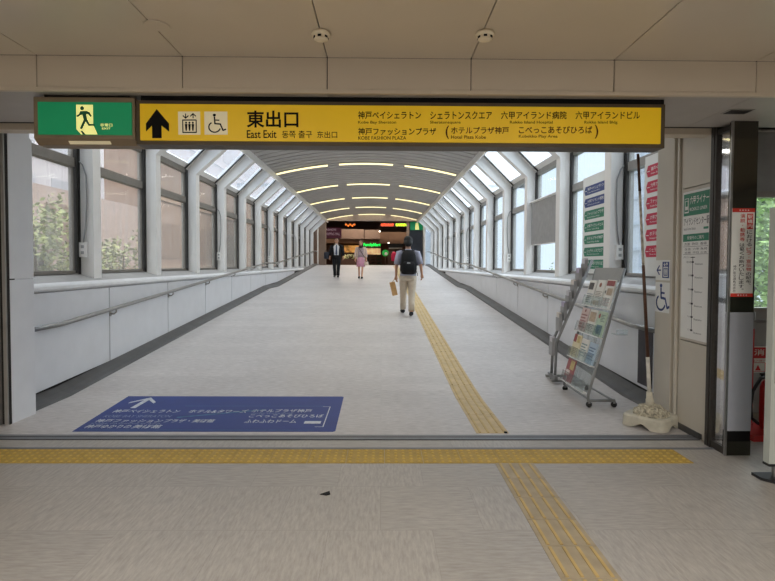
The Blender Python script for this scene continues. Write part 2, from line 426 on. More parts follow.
t = MB(); t.box(2.775, 2.86, 4.385, 4.40, 0, 2.9); t.box(2.775, 2.86, 4.415, 4.455, 0, 2.9); struct(t.build('door_frame', M_FRAMED))
t = MB(); t.box(2.785, 2.86, 4.40, 4.415, 0, 2.9); struct(t.build('door_frame_edge', M_FRAME))
# glazed leaf slid open beside the steel column
dr = struct(empty('door_1', (2.8, 4.3, 0)))
g = MB(); g.box(2.80, 2.812, 4.21, 4.385, .06, 2.62); g.build('pane', M_GLASS_D, dr)
g = MB(); g.box(2.785, 2.825, 4.2, 4.385, 0, .06); g.box(2.785, 2.825, 4.2, 4.385, 2.62, 2.66); g.build('rail', M_FRAMED, dr)
pc = MB(); pc.box(2.772, 2.79, 4.185, 4.2, 0, 2.68); struct(pc.build('trim_3', M_STEEL))
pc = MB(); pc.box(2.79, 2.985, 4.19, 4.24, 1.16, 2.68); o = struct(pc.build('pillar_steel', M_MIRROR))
pc = MB(); pc.box(2.79, 2.985, 4.19, 4.24, .2, 1.16); pc.build('painted_reflection', mat('reflection_pale', (150, 152, 160), .4, noise=.02), o)  # pale wall mirrored in the steel, its reflection painted on as colour
pc = MB(); pc.box(2.791, 2.984, 4.192, 4.24, .115, .2); pc.build('reflection_dark_band', M_BLACK, o)  # dark foot of the mirrored wall, also painted reflection
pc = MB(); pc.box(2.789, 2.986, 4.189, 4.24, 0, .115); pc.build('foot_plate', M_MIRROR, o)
# recess on the right with a window on greenery
w = MB(); w.box(2.985, 6.5, 5.4, 5.55, 0, 1.06); w.box(2.985, 6.5, 5.4, 5.55, 2.3, 2.92); w.box(2.985, 3.74, 5.4, 5.55, 1.06, 2.3)
struct(w.build('wall_right_recess', M_GREY))
wd = struct(empty('window_1', (4.6, 5.42, 1.06)))
g = MB(); g.box(3.74, 6.4, 5.42, 5.50, 2.24, 2.3); g.box(3.74, 6.4, 5.38, 5.50, 1.06, 1.1); g.box(3.74, 3.79, 5.42, 5.50, 1.1, 2.24); g.build('frame', M_FRAME, wd)
g = MB(); g.box(3.79, 6.4, 5.45, 5.456, 1.1, 2.24); g.build('pane', glass('recess_glass', (.94, .97, .95, 1), .06, (.9, .95, .92, 1)), wd)
# outer walls of the concourse behind the viewpoint
w = MB(); w.box(-6.2, -6, -9, 5.3, 0, 2.9); struct(w.build('wall_left', M_GREY))
w = MB(); w.box(6.5, 6.7, -9, 5.55, 0, 2.9); struct(w.build('wall_right', M_GREY))
w = MB(); w.box(-6.2, 6.7, -9.2, -9, 0, 2.9); struct(w.build('wall_back', M_GREY))

# threshold bars
t = MB(); t.box(-6, 2.8, 4.565, 4.685, 0, .006); t.box(-6, 2.8, 4.33, 4.362, 0, .005); o = struct(t.build('threshold', mat('threshold_metal', (116, 117, 121), .45, .4)))
t = MB(); t.box(-6, 2.8, 4.556, 4.566, 0, .004); t.box(-6, 2.8, 4.62, 4.628, .002, .008); t.box(-1.85, -.7, 4.553, 4.562, 0, .006); t.build('groove', M_DARK, o)

# ------------------------------------------------------------------ the bridge: floor, parapets, glazing, vault
ys = [4.69, 6.1, 8, 11, 14, 17.3, 18.9, 22, 26, 30, 30.8, 34]
f = MB(K)
for a, b in zip(ys, ys[1:]):
    f.add([(x, y, ramp_z(y) - d) for y in (a, b) for x in (CX - 3.25, CX + 3.25) for d in (0, .2)],
          [(0, 2, 6, 4), (1, 5, 7, 3), (0, 4, 5, 1), (2, 3, 7, 6)])
struct(f.build('floor', M_RAMP))
for sgn, nm in ((-1, 'left'), (1, 'right')):
    X = lambda d: CX + sgn * d
    cb = MB(K)
    yy = [5.36] + ys[1:-1] + [YEND]
    yy = sorted(set([5.36, 6.1, 8, 11, 14, 17.3, 18.9, 22, 26, 30.8, YEND]))
    for a, b in zip(yy, yy[1:]):
        za, zb = ramp_z(a), ramp_z(b)
        prof = [(3.2, 0), (3.215, .03), (3.30, .055), (3.385, .1), (3.385, -.1), (3.2, -.1)]
        vs = [(X(d), a, za + h) for d, h in prof] + [(X(d), b, zb + h) for d, h in prof]
        cb.add(vs, [(i, (i + 1) % 6, 6 + (i + 1) % 6, 6 + i) for i in range(6)] + [tuple(range(6)), tuple(range(6, 12))])
    struct(cb.build('baseboard_' + nm, M_CURB))
    # parapet: dark core with one panel per bay
    wl_ = MB(K); wl_.box(min(X(3.45), X(3.6)), max(X(3.45), X(3.6)), 5.36, YEND, -.6, 1.22); o = struct(wl_.build('parapet_wall_' + nm, M_DARK))
    edges = [5.36] + [R0 + .1 + BAY * k for k in range(0, NB)] + [YEND]
    for a, b in zip(edges, edges[1:]):
        a += .012; b -= .012
        za, zb = ramp_z(a) + .1, ramp_z(b) + .1
        if zb > 1.18: continue
        pm = MB(K)
        pm.add([(X(d), y, z) for d in (3.38, 3.445) for y, z in ((a, za), (b, zb), (b, 1.195), (a, 1.195))],
               [(0, 1, 2, 3), (4, 7, 6, 5), (0, 4, 5, 1), (1, 5, 6, 2), (2, 6, 7, 3), (3, 7, 4, 0)])
        pm.build('panel', M_PANEL, o)
    # sill with a rounded nose
    sl = MB(K)
    prof = [(3.36, 1.215), (3.345, 1.235), (3.35, 1.265), (3.375, 1.285), (3.44, 1.30), (3.86, 1.30), (3.86, 1.2), (3.40, 1.2)]
    sl.prism([(X(d), z) for d, z in prof], 'y', 5.3, YEND); struct(sl.build('sill_' + nm, M_SILL))
    sl = MB(K); sl.prism([(X(d), z) for d, z in ((3.45, 1.295), (3.70, 1.375), (3.86, 1.385), (3.86, 1.29))], 'y', 5.3, YEND); struct(sl.build('trim_ledge_' + nm, M_LEDGE))
    # ribs: post, knee, inclined arm
    for k, y in enumerate(RIB):
        rb = MB(K)
        prof = [(3.53, 1.32), (3.53, 3.42), (2.79, 4.10), (2.79, 4.42), (2.90, 4.42), (3.74, 3.57), (3.76, 3.54), (3.76, 1.38)]
        rb.prism([(X(d), z) for d, z in prof], 'y', y, y + .2)
        struct(rb.build('trim_rib', M_WHITE))
    rb = MB(K); rb.prism([(X(d), z) for d, z in ((2.785, 4.095), (2.775, 4.10), (2.775, 4.5), (2.88, 4.5), (2.84, 4.12))], 'y', 5.3, YEND); struct(rb.build('trim_eaves_' + nm, M_WHITE))
    # windows: one frame with two panes per bay, and one pane in the roof slope above
    G = M_GLASS_L if sgn < 0 else M_GLASS_R
    for k in range(-1, NB):
        a = R0 + BAY * k + .2; b = min(R0 + BAY * (k + 1), YEND); m_ = (a + b) / 2
        if b - a < .3: continue
        base = K((X(3.72), m_, 1.385))
        wd = struct(empty('window_%d' % (2 + k + 1 + (0 if sgn < 0 else 20)), base))
        fr = MB(K)
        x0, x1 = sorted((X(3.72), X(3.82)))
        fr.box(x0, x1, a, a + .05, 1.385, 3.54); fr.box(x0, x1, b - .07, b, 1.385, 3.54)
        fr.box(x0, x1, a + .05, b - .07, 1.385, 1.43); fr.box(x0, x1, a + .05, b - .07, 3.44, 3.54)
        fr.build('frame', M_WFL if sgn < 0 else M_WFR, wd)
        tm = MB(K); tm.box(x0 - .005, x1 + .005, a + .05, b - .07, 2.81, 2.93); tm.build('transom', M_WFL if sgn < 0 else M_WFR, wd)
        gk = MB(K); x2, x3 = sorted((X(3.70), X(3.735)))
        gk.box(x2, x3, b - .10, b - .07, 1.40, 3.5); gk.box(x2, x3, b - .03, b - .002, 1.38, 3.5); gk.build('gasket', M_GASK, wd)
        x4, x5 = sorted((X(3.77), X(3.776)))
        for z0, z1 in ((1.43, 2.81), (2.93, 3.44)):
            pn = MB(K); pn.box(x4, x5, a + .05, b - .07, z0, z1); pn.build('pane', G, wd)
        sk = struct(empty('skylight_%d' % (2 + k + (0 if sgn < 0 else 20)), K((X(3.3), m_, 3.9))))
        pn = MB(K); pn.prism([(X(d), z) for d, z in ((3.72, 3.585), (2.90, 4.40), (2.905, 4.407), (3.725, 3.592))], 'y', a + .14, b - .12); pn.build('pane', M_GLASS_T, sk)
        fr = MB(K)
        for y0, y1 in ((a, a + .14), (b - .12, b)):
            fr.prism([(X(d), z) for d, z in ((3.72, 3.52), (2.86, 4.375), (2.90, 4.43), (3.76, 3.575))], 'y', y0, y1)
        fr.prism([(X(d), z) for d, z in ((3.74, 3.52), (3.64, 3.62), (3.68, 3.66), (3.78, 3.56))], 'y', a + .07, b - .07)
        fr.prism([(X(d), z) for d, z in ((2.95, 4.29), (2.86, 4.38), (2.90, 4.43), (2.99, 4.33))], 'y', a + .07, b - .07)
        fr.build('frame', M_WHITE, sk)
        gk = MB(K); gk.prism([(X(d), z) for d, z in ((3.71, 3.505), (2.86, 4.35), (2.875, 4.37), (3.725, 3.525))], 'y', b - .15, b - .115); gk.build('gasket', M_GASK, sk)

# vault: slats running across the bridge, following the arch
HW = 2.83; SAG = .36; RAD = (HW * HW + SAG * SAG) / (2 * SAG)
def arch(dx): return 4.255 + sqrt(RAD * RAD - dx * dx) - (RAD - SAG)
v = MB(K); NS = 24; xs = [-HW + 2 * HW * i / NS for i in range(NS + 1)]
y = 5.3; ylist = []
while y < YEND - .2:
    ylist.append((y, 0)); ylist.append((y + .33, .0)); ylist.append((y + .33, .07)); ylist.append((y + .40, .07)); y += .40
vs = [(CX + dx, yy, arch(dx) + up) for yy, up in ylist for dx in xs]
fs = [(i * (NS + 1) + j, i * (NS + 1) + j + 1, (i + 1) * (NS + 1) + j + 1, (i + 1) * (NS + 1) + j) for i in range(len(ylist) - 1) for j in range(NS)]
v.add(vs, fs); struct(v.build('ceiling_vault', M_VAULT))
v = MB(K); v.add([(CX + dx, yy, arch(dx) + .12) for yy in (5.0, YEND + .2) for dx in xs], [(j, j + 1, NS + 2 + j, NS + 1 + j) for j in range(NS)]); struct(v.build('roof_deck', M_DARK))
ORD = ['first', 'second', 'third', 'fourth', 'fifth', 'sixth', 'seventh']
rows = [16.15 + 2 * BAY * i for i in range(-2, 5)]
for i, yr in enumerate(rows):
    if yr + .2 > YEND: continue
    for (d0, d1, nm) in ((-2.74, -1.2, 'left'), (-.85, .78, 'middle'), (1.14, 2.70, 'right')):
        n = 10; ds = [d0 + (d1 - d0) * j / n for j in range(n + 1)]
        mid = K((CX + (d0 + d1) / 2, yr, arch((d0 + d1) / 2)))
        if i < 2: lab = '%s strip light of the row above the yellow sign, %s' % (nm, 'nearer' if i == 0 else 'farther')
        else: lab = '%s warm strip light, %s lit row of the vault from the yellow sign' % (nm, ORD[i - 2])
        t = thing('strip_light', lab, 'light', mid, 'strip lights across the vaulted ceiling')
        for part, (ya, yb, h0, h1), m_ in (('housing', (-.09, .09, -.004, -.025), M_VAULT), ('diffuser', (-.05, .05, -.025, -.055), M_LAMP)):
            s_ = MB(K)
            vs = [(CX + d, yr + q, arch(d) + h) for d in ds for q, h in ((ya, h0), (yb, h0), (yb, h1), (ya, h1))]
            fs = [(j * 4 + a_, j * 4 + (a_ + 1) % 4, j * 4 + 4 + (a_ + 1) % 4, j * 4 + 4 + a_) for j in range(n) for a_ in range(4)] + [(0, 1, 2, 3), (n * 4, n * 4 + 1, n * 4 + 2, n * 4 + 3)]
            s_.add(vs, fs); s_.build(part, m_, t)

# handrails
for sgn, nm in ((-1, 'left'), (1, 'right')):
    X = lambda d: CX + sgn * d
    ht = thing('handrail', 'grey tubular handrail along the %s parapet of the bridge' % nm, 'handrail', K((X(3.3), 5.45, .8)))
    yy = [5.42, 6.1, 8, 11, 14, 17.3, 18.9, 22, 26, 30.4, 31.6]
    r = MB(K); r.tube([(X(3.30), y, ramp_z(y) + .83) for y in yy] + [(X(3.36), 31.75, ramp_z(31.7) + .83), (X(3.5), 31.78, ramp_z(31.7) + .83)], .028, 12); r.build('rail', M_STEEL, ht, True)
    for k in range(NB):
        y = R0 + .1 + BAY * k + .03
        if y > 31.5: continue
        z = ramp_z(y) + .83; q = MB(K)
        q.tube([(X(3.30), y, z - .015), (X(3.30), y, z - .06), (X(3.33), y, z - .085), (X(3.39), y, z - .085)], .011, 8)
        q.lathe([(.034, 0), (.034, .012)], (X(3.375) if sgn > 0 else X(3.387), y, z - .085), 12, 'x'); q.build('bracket', M_FRAME, ht, True)

# dark service opening in the right parapet beside the jamb
o = MB(); o.box(3.005, 3.03, 5.80, 6.12, .16, .80); tag(o.build('service_hatch', mat('hatch_dark', (48, 44, 54), .5, noise=.15)), 'dark narrow hatch low in the right parapet behind the pole', 'hatch')

# ------------------------------------------------------------------ tactile paving
def tile_warn(x0, x1, y0, y1):
    t = MB(); t.box(x0 + .0015, x1 - .0015, y0 + .0015, y1 - .0015, 0, .004); d = MB()
    for i in range(5):
        for j in range(5):
            d.lathe([(.016, .003), (.011, .009)], (x0 + (i + .5) * (x1 - x0) / 5, y0 + (j + .5) * (y1 - y0) / 5, 0), 8)
    return t, d
wp = thing('tactile_warning_strip', 'yellow dotted tactile strip across the floor before the threshold', 'tactile paving', (-.7, 4.17, 0))
x = 2.43; src = None; i = 0
while x > -4.6:
    if src is None:
        t_, d_ = tile_warn(x - .3, x, 4.02, 4.32)
        src = t_.build('tile', M_TACT, wp); dots = d_.build('raised_dots', M_TACTD, src); bx = src.location.copy()
    else:
        d = src.copy(); COL.objects.link(d); d.parent = wp; d.location = bx + Vector((-.3 * i, 0, 0))
        e = dots.copy(); COL.objects.link(e); e.parent = d
    x -= .3; i += 1
def guide(name, label, x0, ylist, zf, xf, m, mbar, loc):
    g = thing(name, label, 'tactile paving', loc)
    for a, b in zip(ylist, ylist[1:]):
        za, zb = zf(a), zf(b); t = MB(xf)
        def slab(xa, xb, ya, yb, h0, h1):
            z = lambda y: za + (zb - za) * (y - a) / (b - a)
            t.add([(x_, y_, z(y_) + h) for h in (h0, h1) for y_ in (ya, yb) for x_ in (xa, xb)],
                  [(0, 2, 3, 1), (4, 5, 7, 6), (0, 1, 5, 4), (2, 6, 7, 3), (0, 4, 6, 2), (1, 3, 7, 5)])
        slab(x0 + .0015, x0 + .2985, a + .002, b - .002, -.002, .003)
        tl = t.build('tile', m, g)
        t = MB(xf)
        for q in range(4):
            cx = x0 + .0375 + .075 * q
            slab(cx - .0085, cx + .0085, a + .012, b - .012, .002, .008)
        t.build('raised_bar', mbar, tl)
    return g
guide('tactile_guide_strip', 'tan and yellow ribbed guide strip crossing the near concourse floor', .88, [4.02 - .3 * i for i in range(8)][::-1], lambda y: 0, None, M_TACT2, M_TACTB, (1.04, 3, 0))
brk = [4.73 + .5965 * i for i in range(44)]
guide('tactile_guide_strip', 'long ochre guide strip running up the bridge floor towards the hall', .865, brk, ramp_z, K, M_TACT3, M_TACTB, (1.0, 6, 0))

# ------------------------------------------------------------------ overhead signs
# yellow direction sign
ds = thing('direction_sign', 'long yellow overhead direction sign for the east exit', 'sign', OV((.16, 4.5, 2.9)))
b = MB(OV); b.box(-2.03, 2.36, 4.42, 4.60, 2.513, 2.875); b.build('housing', M_SIGNFR, ds)
b = MB(OV); b.box(-2.0, 2.36, 4.44, 4.6, 2.87, 2.92); b.build('mount', M_BLACK, ds)
b = MB(OV); b.box(-1.99, 2.317, 4.402, 4.421, 2.545, 2.842); b.build('panel', M_YEL, ds)
def PS(px, py):
    """sign-face point for face coordinates counted in 1/526 of its width from the left edge and down from its top"""
    return (-3.1586 + .0082654 * px + .0000767 * py, 4.4005, 3.6870 + .0000606 * px - .0081938 * py)
bk = MB(OV)
poly(bk, [(157, 109.5), (169, 124), (169, 132), (161.5, 126), (161.5, 138.5), (152, 138.5), (152, 126), (146, 132), (146, 124)][::-1], PS)
bk.build('arrow', M_BLACK, ds, fix=False); bk = MB(OV)
PSU = lambda a, b_: PS(a, -b_)
text(bk, '東出口', 246, 297.5, -128, -111, PSU, .022)
bk.build('lettering', M_BLACK, ds, fix=False)
def PS2(a, b_):
    p = PS(a, -b_); return (p[0], p[1] - .001, p[2])
ic = MB(OV); rect(ic, 178, 200, 112, 135, PS); ip = ic.build('icon_plate', M_ICON, ds, fix=False)
ic = MB(OV); elevator(ic, 180, 198.5, -134, -113.5, PS2, .055); ic.build('lift_pictogram', M_BLACK, ip, fix=False)
ic = MB(OV); rect(ic, 204, 227, 112, 135, PS); ip = ic.build('icon_plate', M_ICON, ds, fix=False)
ic = MB(OV); wheelchair(ic, 206.5, 225.5, -133, -114, PS2, .075); ic.build('wheelchair_pictogram', M_BLACK, ip, fix=False)
lt = MB(OV)
text(lt, 'East Exit', 246, 275.5, -138.5, -130.5, PSU, .014)
text(lt, '동쪽 출구', 281, 311, -138.5, -131, PSU, .008); text(lt, '东出口', 316, 336, -138.5, -131.5, PSU, .008)
for s_, a0, a1 in (('神戸ベイシェラトン', 357, 420), ('シェラトンスクエア', 429, 491), ('六甲アイランド病院', 500, 566), ('六甲アイランドビル', 575, 640)):
    text(lt, s_, a0, a1, -119.6, -111.6, PSU, .014)
text(lt, '神戸ファッションプラザ', 357, 435, -135.6, -128.2, PSU, .014)
for s_, a0, a1 in (('Kobe Bay Sheraton', 357, 395), ('Sheratonsquare', 429, 459.5), ('Rokko Island Hospital', 509, 552), ('Rokko Island Bldg.', 584, 618)):
    text(lt, s_, a0, a1, -124.8, -121.2, PSU, .008)
text(lt, 'KOBE FASHION PLAZA', 357, 405, -140, -136.6, PSU, .008)
lt.build('lettering', M_BLACK, ds, fix=False)
lt = MB(OV)
text(lt, '(', 444.5, 448, -139.4, -126, PSU, .012); text(lt, 'ホテルプラザ神戸', 450, 508, -134.4, -127.2, PSU, .014)
text(lt, 'Hotel Plaza Kobe', 450, 485, -139.2, -135.8, PSU, .008)
text(lt, 'こべっこあそびひろば', 518, 592, -134, -126.6, PSU, .014); text(lt, 'Kobekko Play Area', 518, 557, -139, -135.2, PSU, .008)
text(lt, ')', 594.5, 598, -139, -125.2, PSU, .012)
lt.build('lettering', M_MAROON, ds, fix=False)

# green exit sign
es = thing('exit_sign', 'green emergency exit light with running figure beside the yellow sign', 'sign', OV((-2.45, 4.5, 2.92)))
b = MB(OV); b.prism([(4.41, 2.555), (4.41, 2.892), (4.60, 2.892), (4.60, 2.512), (4.47, 2.512)], 'x', -2.862, -2.036); b.build('housing', M_EXFR, es)
b = MB(OV); b.box(-2.8, -2.1, 4.45, 4.6, 2.89, 2.92); b.build('mount', M_DARK, es)
b = MB(OV); b.box(-2.822, -2.058, 4.398, 4.412, 2.585, 2.85); b.build('panel', M_GREEN, es)
PE = lambda a, b_: (-2.822 + (a - 60) / 660 * .764, 4.3965, 2.85 - (-b_ - 90) / 222 * .265)
b = MB(OV)
poly(b, [(332, -108), (450, -108), (450, -245), (480, -310), (365, -310), (332, -275)], PE)
text(b, '非常口', 500, 585, -256, -234, PE, .01); text(b, 'EXIT', 512, 572, -275, -262, PE, .01)
b.build('lit_doorway', M_EXLIT, es, fix=False)
PE2 = lambda a, b_: (PE(a, b_)[0], 4.3955, PE(a, b_)[2])
b = MB(OV); disc(b, 374, -132, 14, PE2)
poly(b, [(360, -152), (405, -150), (425, -158), (442, -185), (432, -192), (416, -172), (402, -172), (408, -205), (425, -238), (462, -238), (462, -250), (418, -252), (398, -222), (372, -275), (356, -270), (384, -210), (375, -176), (360, -180), (345, -192), (335, -190), (336, -180), (352, -172)], PE2)
poly(b, [(360, -285), (374, -285), (396, -310), (376, -310)], PE2)
b.build('running_figure', mat('figure_green', (8, 92, 60), .5, noise=0), es, fix=False)
b = MB(OV); b.obox((-2.42, 4.437, 2.529), (.17, 0, 0), (0, .012, -.0086), (0, -.002, -.003)); b.build('downlight', M_ICON, es)

# ceiling fittings
for i, (x, y, lab) in enumerate(((-.442, 3.855, 'cream smoke detector above the word for exit on the yellow sign'), (.735, 3.83, 'cream smoke detector on the ceiling above the right half of the sign'))):
    t = thing('smoke_detector', lab, 'smoke detector', OV((x, y, 3.2)), 'smoke detectors')
    b = MB(OV); b.lathe([(.02, -.005), (.062, -.004), (.07, -.02), (.064, -.032)], (x, y, 3.202), 24); b.build('base', mat('detector_cream', (236, 224, 198), .5), t, True)
    b = MB(OV); b.lathe([(.05, -.03), (.05, -.055), (.03, -.062)], (x, y, 3.2), 24); b.build('sensor_head', mat('detector_cream', (236, 224, 198), .5), t)
    b = MB(OV)
    for a in range(6):
        q = a * pi / 3 + .4; b.obox((x + .05 * cos(q), y + .05 * sin(q), 3.158), (-.012 * sin(q), .012 * cos(q), 0), (.003 * cos(q), .003 * sin(q), 0), (0, 0, .007))
    b.build('slot', M_BLACK, t)
b = MB(OV); b.lathe([(.02, 0), (.085, 0), (.09, .006), (.02, .008)], (-1.579, 3.768, 3.19), 28); tag(b.build('ceiling_cover', M_CEIL), 'flat round cover plate on the ceiling above the exit sign', 'cover plate')
t = thing('ceiling_vent', 'small dark rectangular grille in the soffit above the steel column', 'vent', OV((3.19, 4.75, 2.915)))
b = MB(OV); b.box(3.08, 3.30, 4.68, 4.82, 2.912, 2.921); b.build('frame', M_FRAME, t)
b = MB(OV)
for i in range(6): b.box(3.095, 3.285, 4.693 + i * .02, 4.705 + i * .02, 2.908, 2.913)
b.build('slat', M_FRAMED, t)

# ------------------------------------------------------------------ blue floor sticker
fs_ = thing('floor_sign', 'blue rectangular floor sticker with white arrow and place names', 'floor sign', (-1.63, 5.42, 0))
b = MB(); b.prism([(-2.805, 4.785), (-.44, 4.785), (-.418, 4.81), (-.43, 6.04), (-.45, 6.06), (-2.905, 6.06)], 'z', 0, .003); b.build('sheet', M_BLUE, fs_)
zr = lambda y: max(0, ramp_z(y)) + .0042
PF = lambda a, b_: (a, b_, zr(b_))
lt = MB()
stroke(lt, [(-2.62, 5.57), (-2.62, 5.93)], .055, PF); poly(lt, [(-2.62, 6.0), (-2.48, 5.80), (-2.48, 5.74), (-2.62, 5.92), (-2.76, 5.74), (-2.76, 5.80)], PF)
text(lt, '神戸ベイシェラトン', -2.76, -2.08, 5.38, 5.50, PF, .008); text(lt, 'ホテル&タワーズ', -1.98, -1.38, 5.38, 5.50, PF, .008)
text(lt, '神戸ファッション', -2.76, -2.12, 5.05, 5.16, PF, .008); text(lt, 'プラザ・美術館', -2.1, -1.62, 5.05, 5.16, PF, .008)
text(lt, '神戸ゆかりの', -2.76, -2.34, 4.87, 4.98, PF, .008); text(lt, '美術館', -2.32, -2.06, 4.87, 4.98, PF, .008)
text(lt, 'ホテルプラザ神戸', -1.34, -.72, 5.40, 5.52, PF, .008); text(lt, 'こべっこあそびひろば', -1.32, -.58, 5.22, 5.33, PF, .008); text(lt, 'ふわふわドーム', -1.32, -.82, 5.04, 5.15, PF, .008)
rect(lt, -.74, -.58, 5.02, 5.10, PF)
stroke(lt, [(-.62, 5.62), (-.545, 5.62), (-.545, 4.92), (-.62, 4.92)], .010, PF)
lt.build('lettering', M_FTEXT, fs_, fix=False)
lt = MB(); text(lt, 'KOBE BAY SHERATON', -2.76, -2.1, 5.22, 5.30, PF); text(lt, 'KOBE FASHION PLAZA', -2.76, -2.1, 5.0, 5.035, PF); text(lt, 'HOTEL PLAZA KOBE', -1.32, -.9, 5.345, 5.38, PF)
lt.build('small_lettering', mat('floor_lettering_dull', (124, 138, 168), .5, noise=.15, scale=30), fs_, fix=False)
lt = MB(); stroke(lt, [(-2.1, 5.64), (-.62, 5.64)], .008, PF); stroke(lt, [(-2.76, 4.82), (-.62, 4.82)], .008, PF)
for i in range(8): stroke(lt, [(-2.02 + i * .1, 5.22 + i * .035), (-1.92 + i * .1, 5.255 + i * .035)], .03, PF)
lt.build('scuff', mat('floor_teal', (48, 112, 148), .5, noise=.2, scale=20), fs_, fix=False)

# scraps
b = MB(); b.prism([(-.405, 3.47), (-.36, 3.455), (-.335, 3.47), (-.345, 3.52)], 'z', 0, .004); tag(b.build('scrap', M_BLACK), 'small black torn scrap on the near concourse floor', 'scrap')
b = MB(); b.prism([(1.12, 4.745), (1.15, 4.74), (1.155, 4.76), (1.13, 4.775)], 'z', .0, .012); tag(b.build('scrap', M_BLACK), 'tiny dark crumb just beyond the threshold near the guide strip', 'scrap')

# ------------------------------------------------------------------ signs on the jamb
PJ = lambda a, b_, d=0: (2.797 - d, a, b_)      # a is the distance along the jamb, b the height; reads from far to near
def jamb(a0, a1, b0, b1, d=0): return lambda u, v: (2.7965 - d, a0 + (a1 - a0) * u, b0 + (b1 - b0) * v)
s = thing('elevator_sign', 'small white sign with arrow and blue lift symbol on the jamb', 'sign', (2.798, 5.23, 1.48))
b = MB(); b.box(2.797, 2.801, 5.085, 5.355, 1.385, 1.585); b.build('plate', M_PAPER, s)
Q = jamb(5.355, 5.085, 1.385, 1.585); b = MB()
stroke(b, [(.36, .5), (.12, .5)], .07, Q); stroke(b, [(.26, .72), (.1, .5), (.26, .28)], .07, Q); rect(b, .47, .93, .12, .92, Q); bs = b.build('symbol', M_SBLUE, s, fix=False)
b = MB(); elevator(b, .5, .9, .16, .9, jamb(5.355, 5.085, 1.385, 1.585, .001), .07); b.build('lift_figure', M_PAPER, bs, fix=False)
s = thing('wheelchair_sign', 'white sign with blue wheelchair symbol on the jamb below the lift sign', 'sign', (2.798, 5.23, 1.2))
b = MB(); b.box(2.797, 2.801, 5.085, 5.355, 1.065, 1.365); b.build('plate', M_PAPER, s)
b = MB(); wheelchair(b, .0, 1.0, .06, .96, jamb(5.355, 5.085, 1.065, 1.365), .09); b.build('symbol', M_SBLUE, s, fix=False)

# tall station map board
s = thing('route_map_sign', 'tall white and green station board with line map on the jamb', 'sign', (2.798, 4.68, 1.5))
b = MB(); b.box(2.794, 2.801, 4.475, 4.885, .87, 2.205); b.build('board', M_PAPER, s)
Q = jamb(4.885, 4.475, .87, 2.205, .003); Q2 = jamb(4.885, 4.475, .87, 2.205, .004)
b = MB(); rect(b, .03, .97, .835, .985, Q); rect(b, .03, .97, .66, .71, Q); rect(b, .78, .95, .735, .75, Q); gp = b.build('green_header', M_SGREEN, s, fix=False)
b = MB(); rect(b, .07, .23, .855, .955, Q2); text(b, '六甲ライナー', .27, .95, .91, .965, Q2, .01); text(b, 'ROKKO LINER', .27, .90, .865, .888, Q2, .005); text(b, '駅番号のご案内', .2, .8, .673, .697, Q2)
b.build('lettering', M_PAPER, gp, fix=False)
b = MB(); frame_rect(b, .09, .21, .87, .945, .012, jamb(4.885, 4.475, .87, 2.205, .005)); rect(b, .11, .19, .90, .935, jamb(4.885, 4.475, .87, 2.205, .005)); b.build('train_symbol', M_SGREEN, gp, fix=False)
b = MB(); text(b, 'アイランドセンター駅', .05, .97, .768, .82, Q, .01); text(b, 'Island Center Station', .05, .5, .738, .755, Q)
text(b, '方面  時刻  番線', .08, .9, .633, .652, Q); rect(b, .04, .96, .624, .626, Q)
text(b, '住吉  六甲 魚崎', .1, .92, .600, .616, Q); text(b, '全線  平日 土休', .1, .92, .577, .592, Q); rect(b, .04, .96, .572, .574, Q)
text(b, '六甲ライナー', .05, .3, .545, .56, Q); rect(b, .33, .5, .549, .554, Q)
stroke(b, [(.42, .552), (.42, .07)], .02, Q)
for i, (nm, y) in enumerate((('住吉', .52), ('魚崎', .43), ('南魚崎', .335), ('アイランド北口', .24), ('アイランドセンター', .15), ('マリンパーク', .06))):
    rect(b, .38, .46, y - .006, y + .006, Q); text(b, nm, .18 if i == 0 else .26, .37, y - .007, y + .007, Q); text(b, 'Station', .5, .78, y - .018, y - .006, Q)
b.build('line_map', M_INK, s, fix=False)

# notice on the steel column
s = thing('notice_poster', 'tall white notice with red bands and vertical text on the column', 'poster', (2.87, 4.198, 1.64))
b = MB(); b.box(2.784, 2.964, 4.178, 4.184, 1.285, 1.99); b.build('sheet', M_PAPER, s)
PN = lambda a, b_: (2.784 + a * .18, 4.1765, 1.285 + b_ * .705)
b = MB(); rect(b, 0, 1, .955, 1, PN); rect(b, 0, 1, 0, .04, PN); rect(b, .66, .93, .765, .94, PN); vtext(b, 'ビラ・宣伝物', .67, .9, .565, .29, PN, .012); vtext(b, '演説・勧誘等', .36, .58, .94, .625, PN, .012)
rp_ = b.build('red_lettering', M_RED, s, fix=False)
PN2 = lambda a, b_: (PN(a, b_)[0], 4.1755, PN(a, b_)[2])
b = MB(); vtext(b, '駅構内', .69, .9, .93, .775, PN2, .01); text(b, '★ ★ ★ ★', .3, .75, .968, .99, PN2); text(b, '★ ★ ★ ★', .3, .75, .010, .032, PN2); b.build('reversed_lettering', M_PAPER, rp_, fix=False)
b = MB(); vtext(b, 'における', .67, .9, .755, .57, PN, .008); vtext(b, 'の配布、', .67, .9, .28, .11, PN, .008); vtext(b, 'は堅くお断りいたします。', .36, .58, .61, .05, PN, .008); vtext(b, '神戸新交通株式会社', .1, .23, .36, .05, PN)
b.build('black_lettering', M_BLACK, s, fix=False)

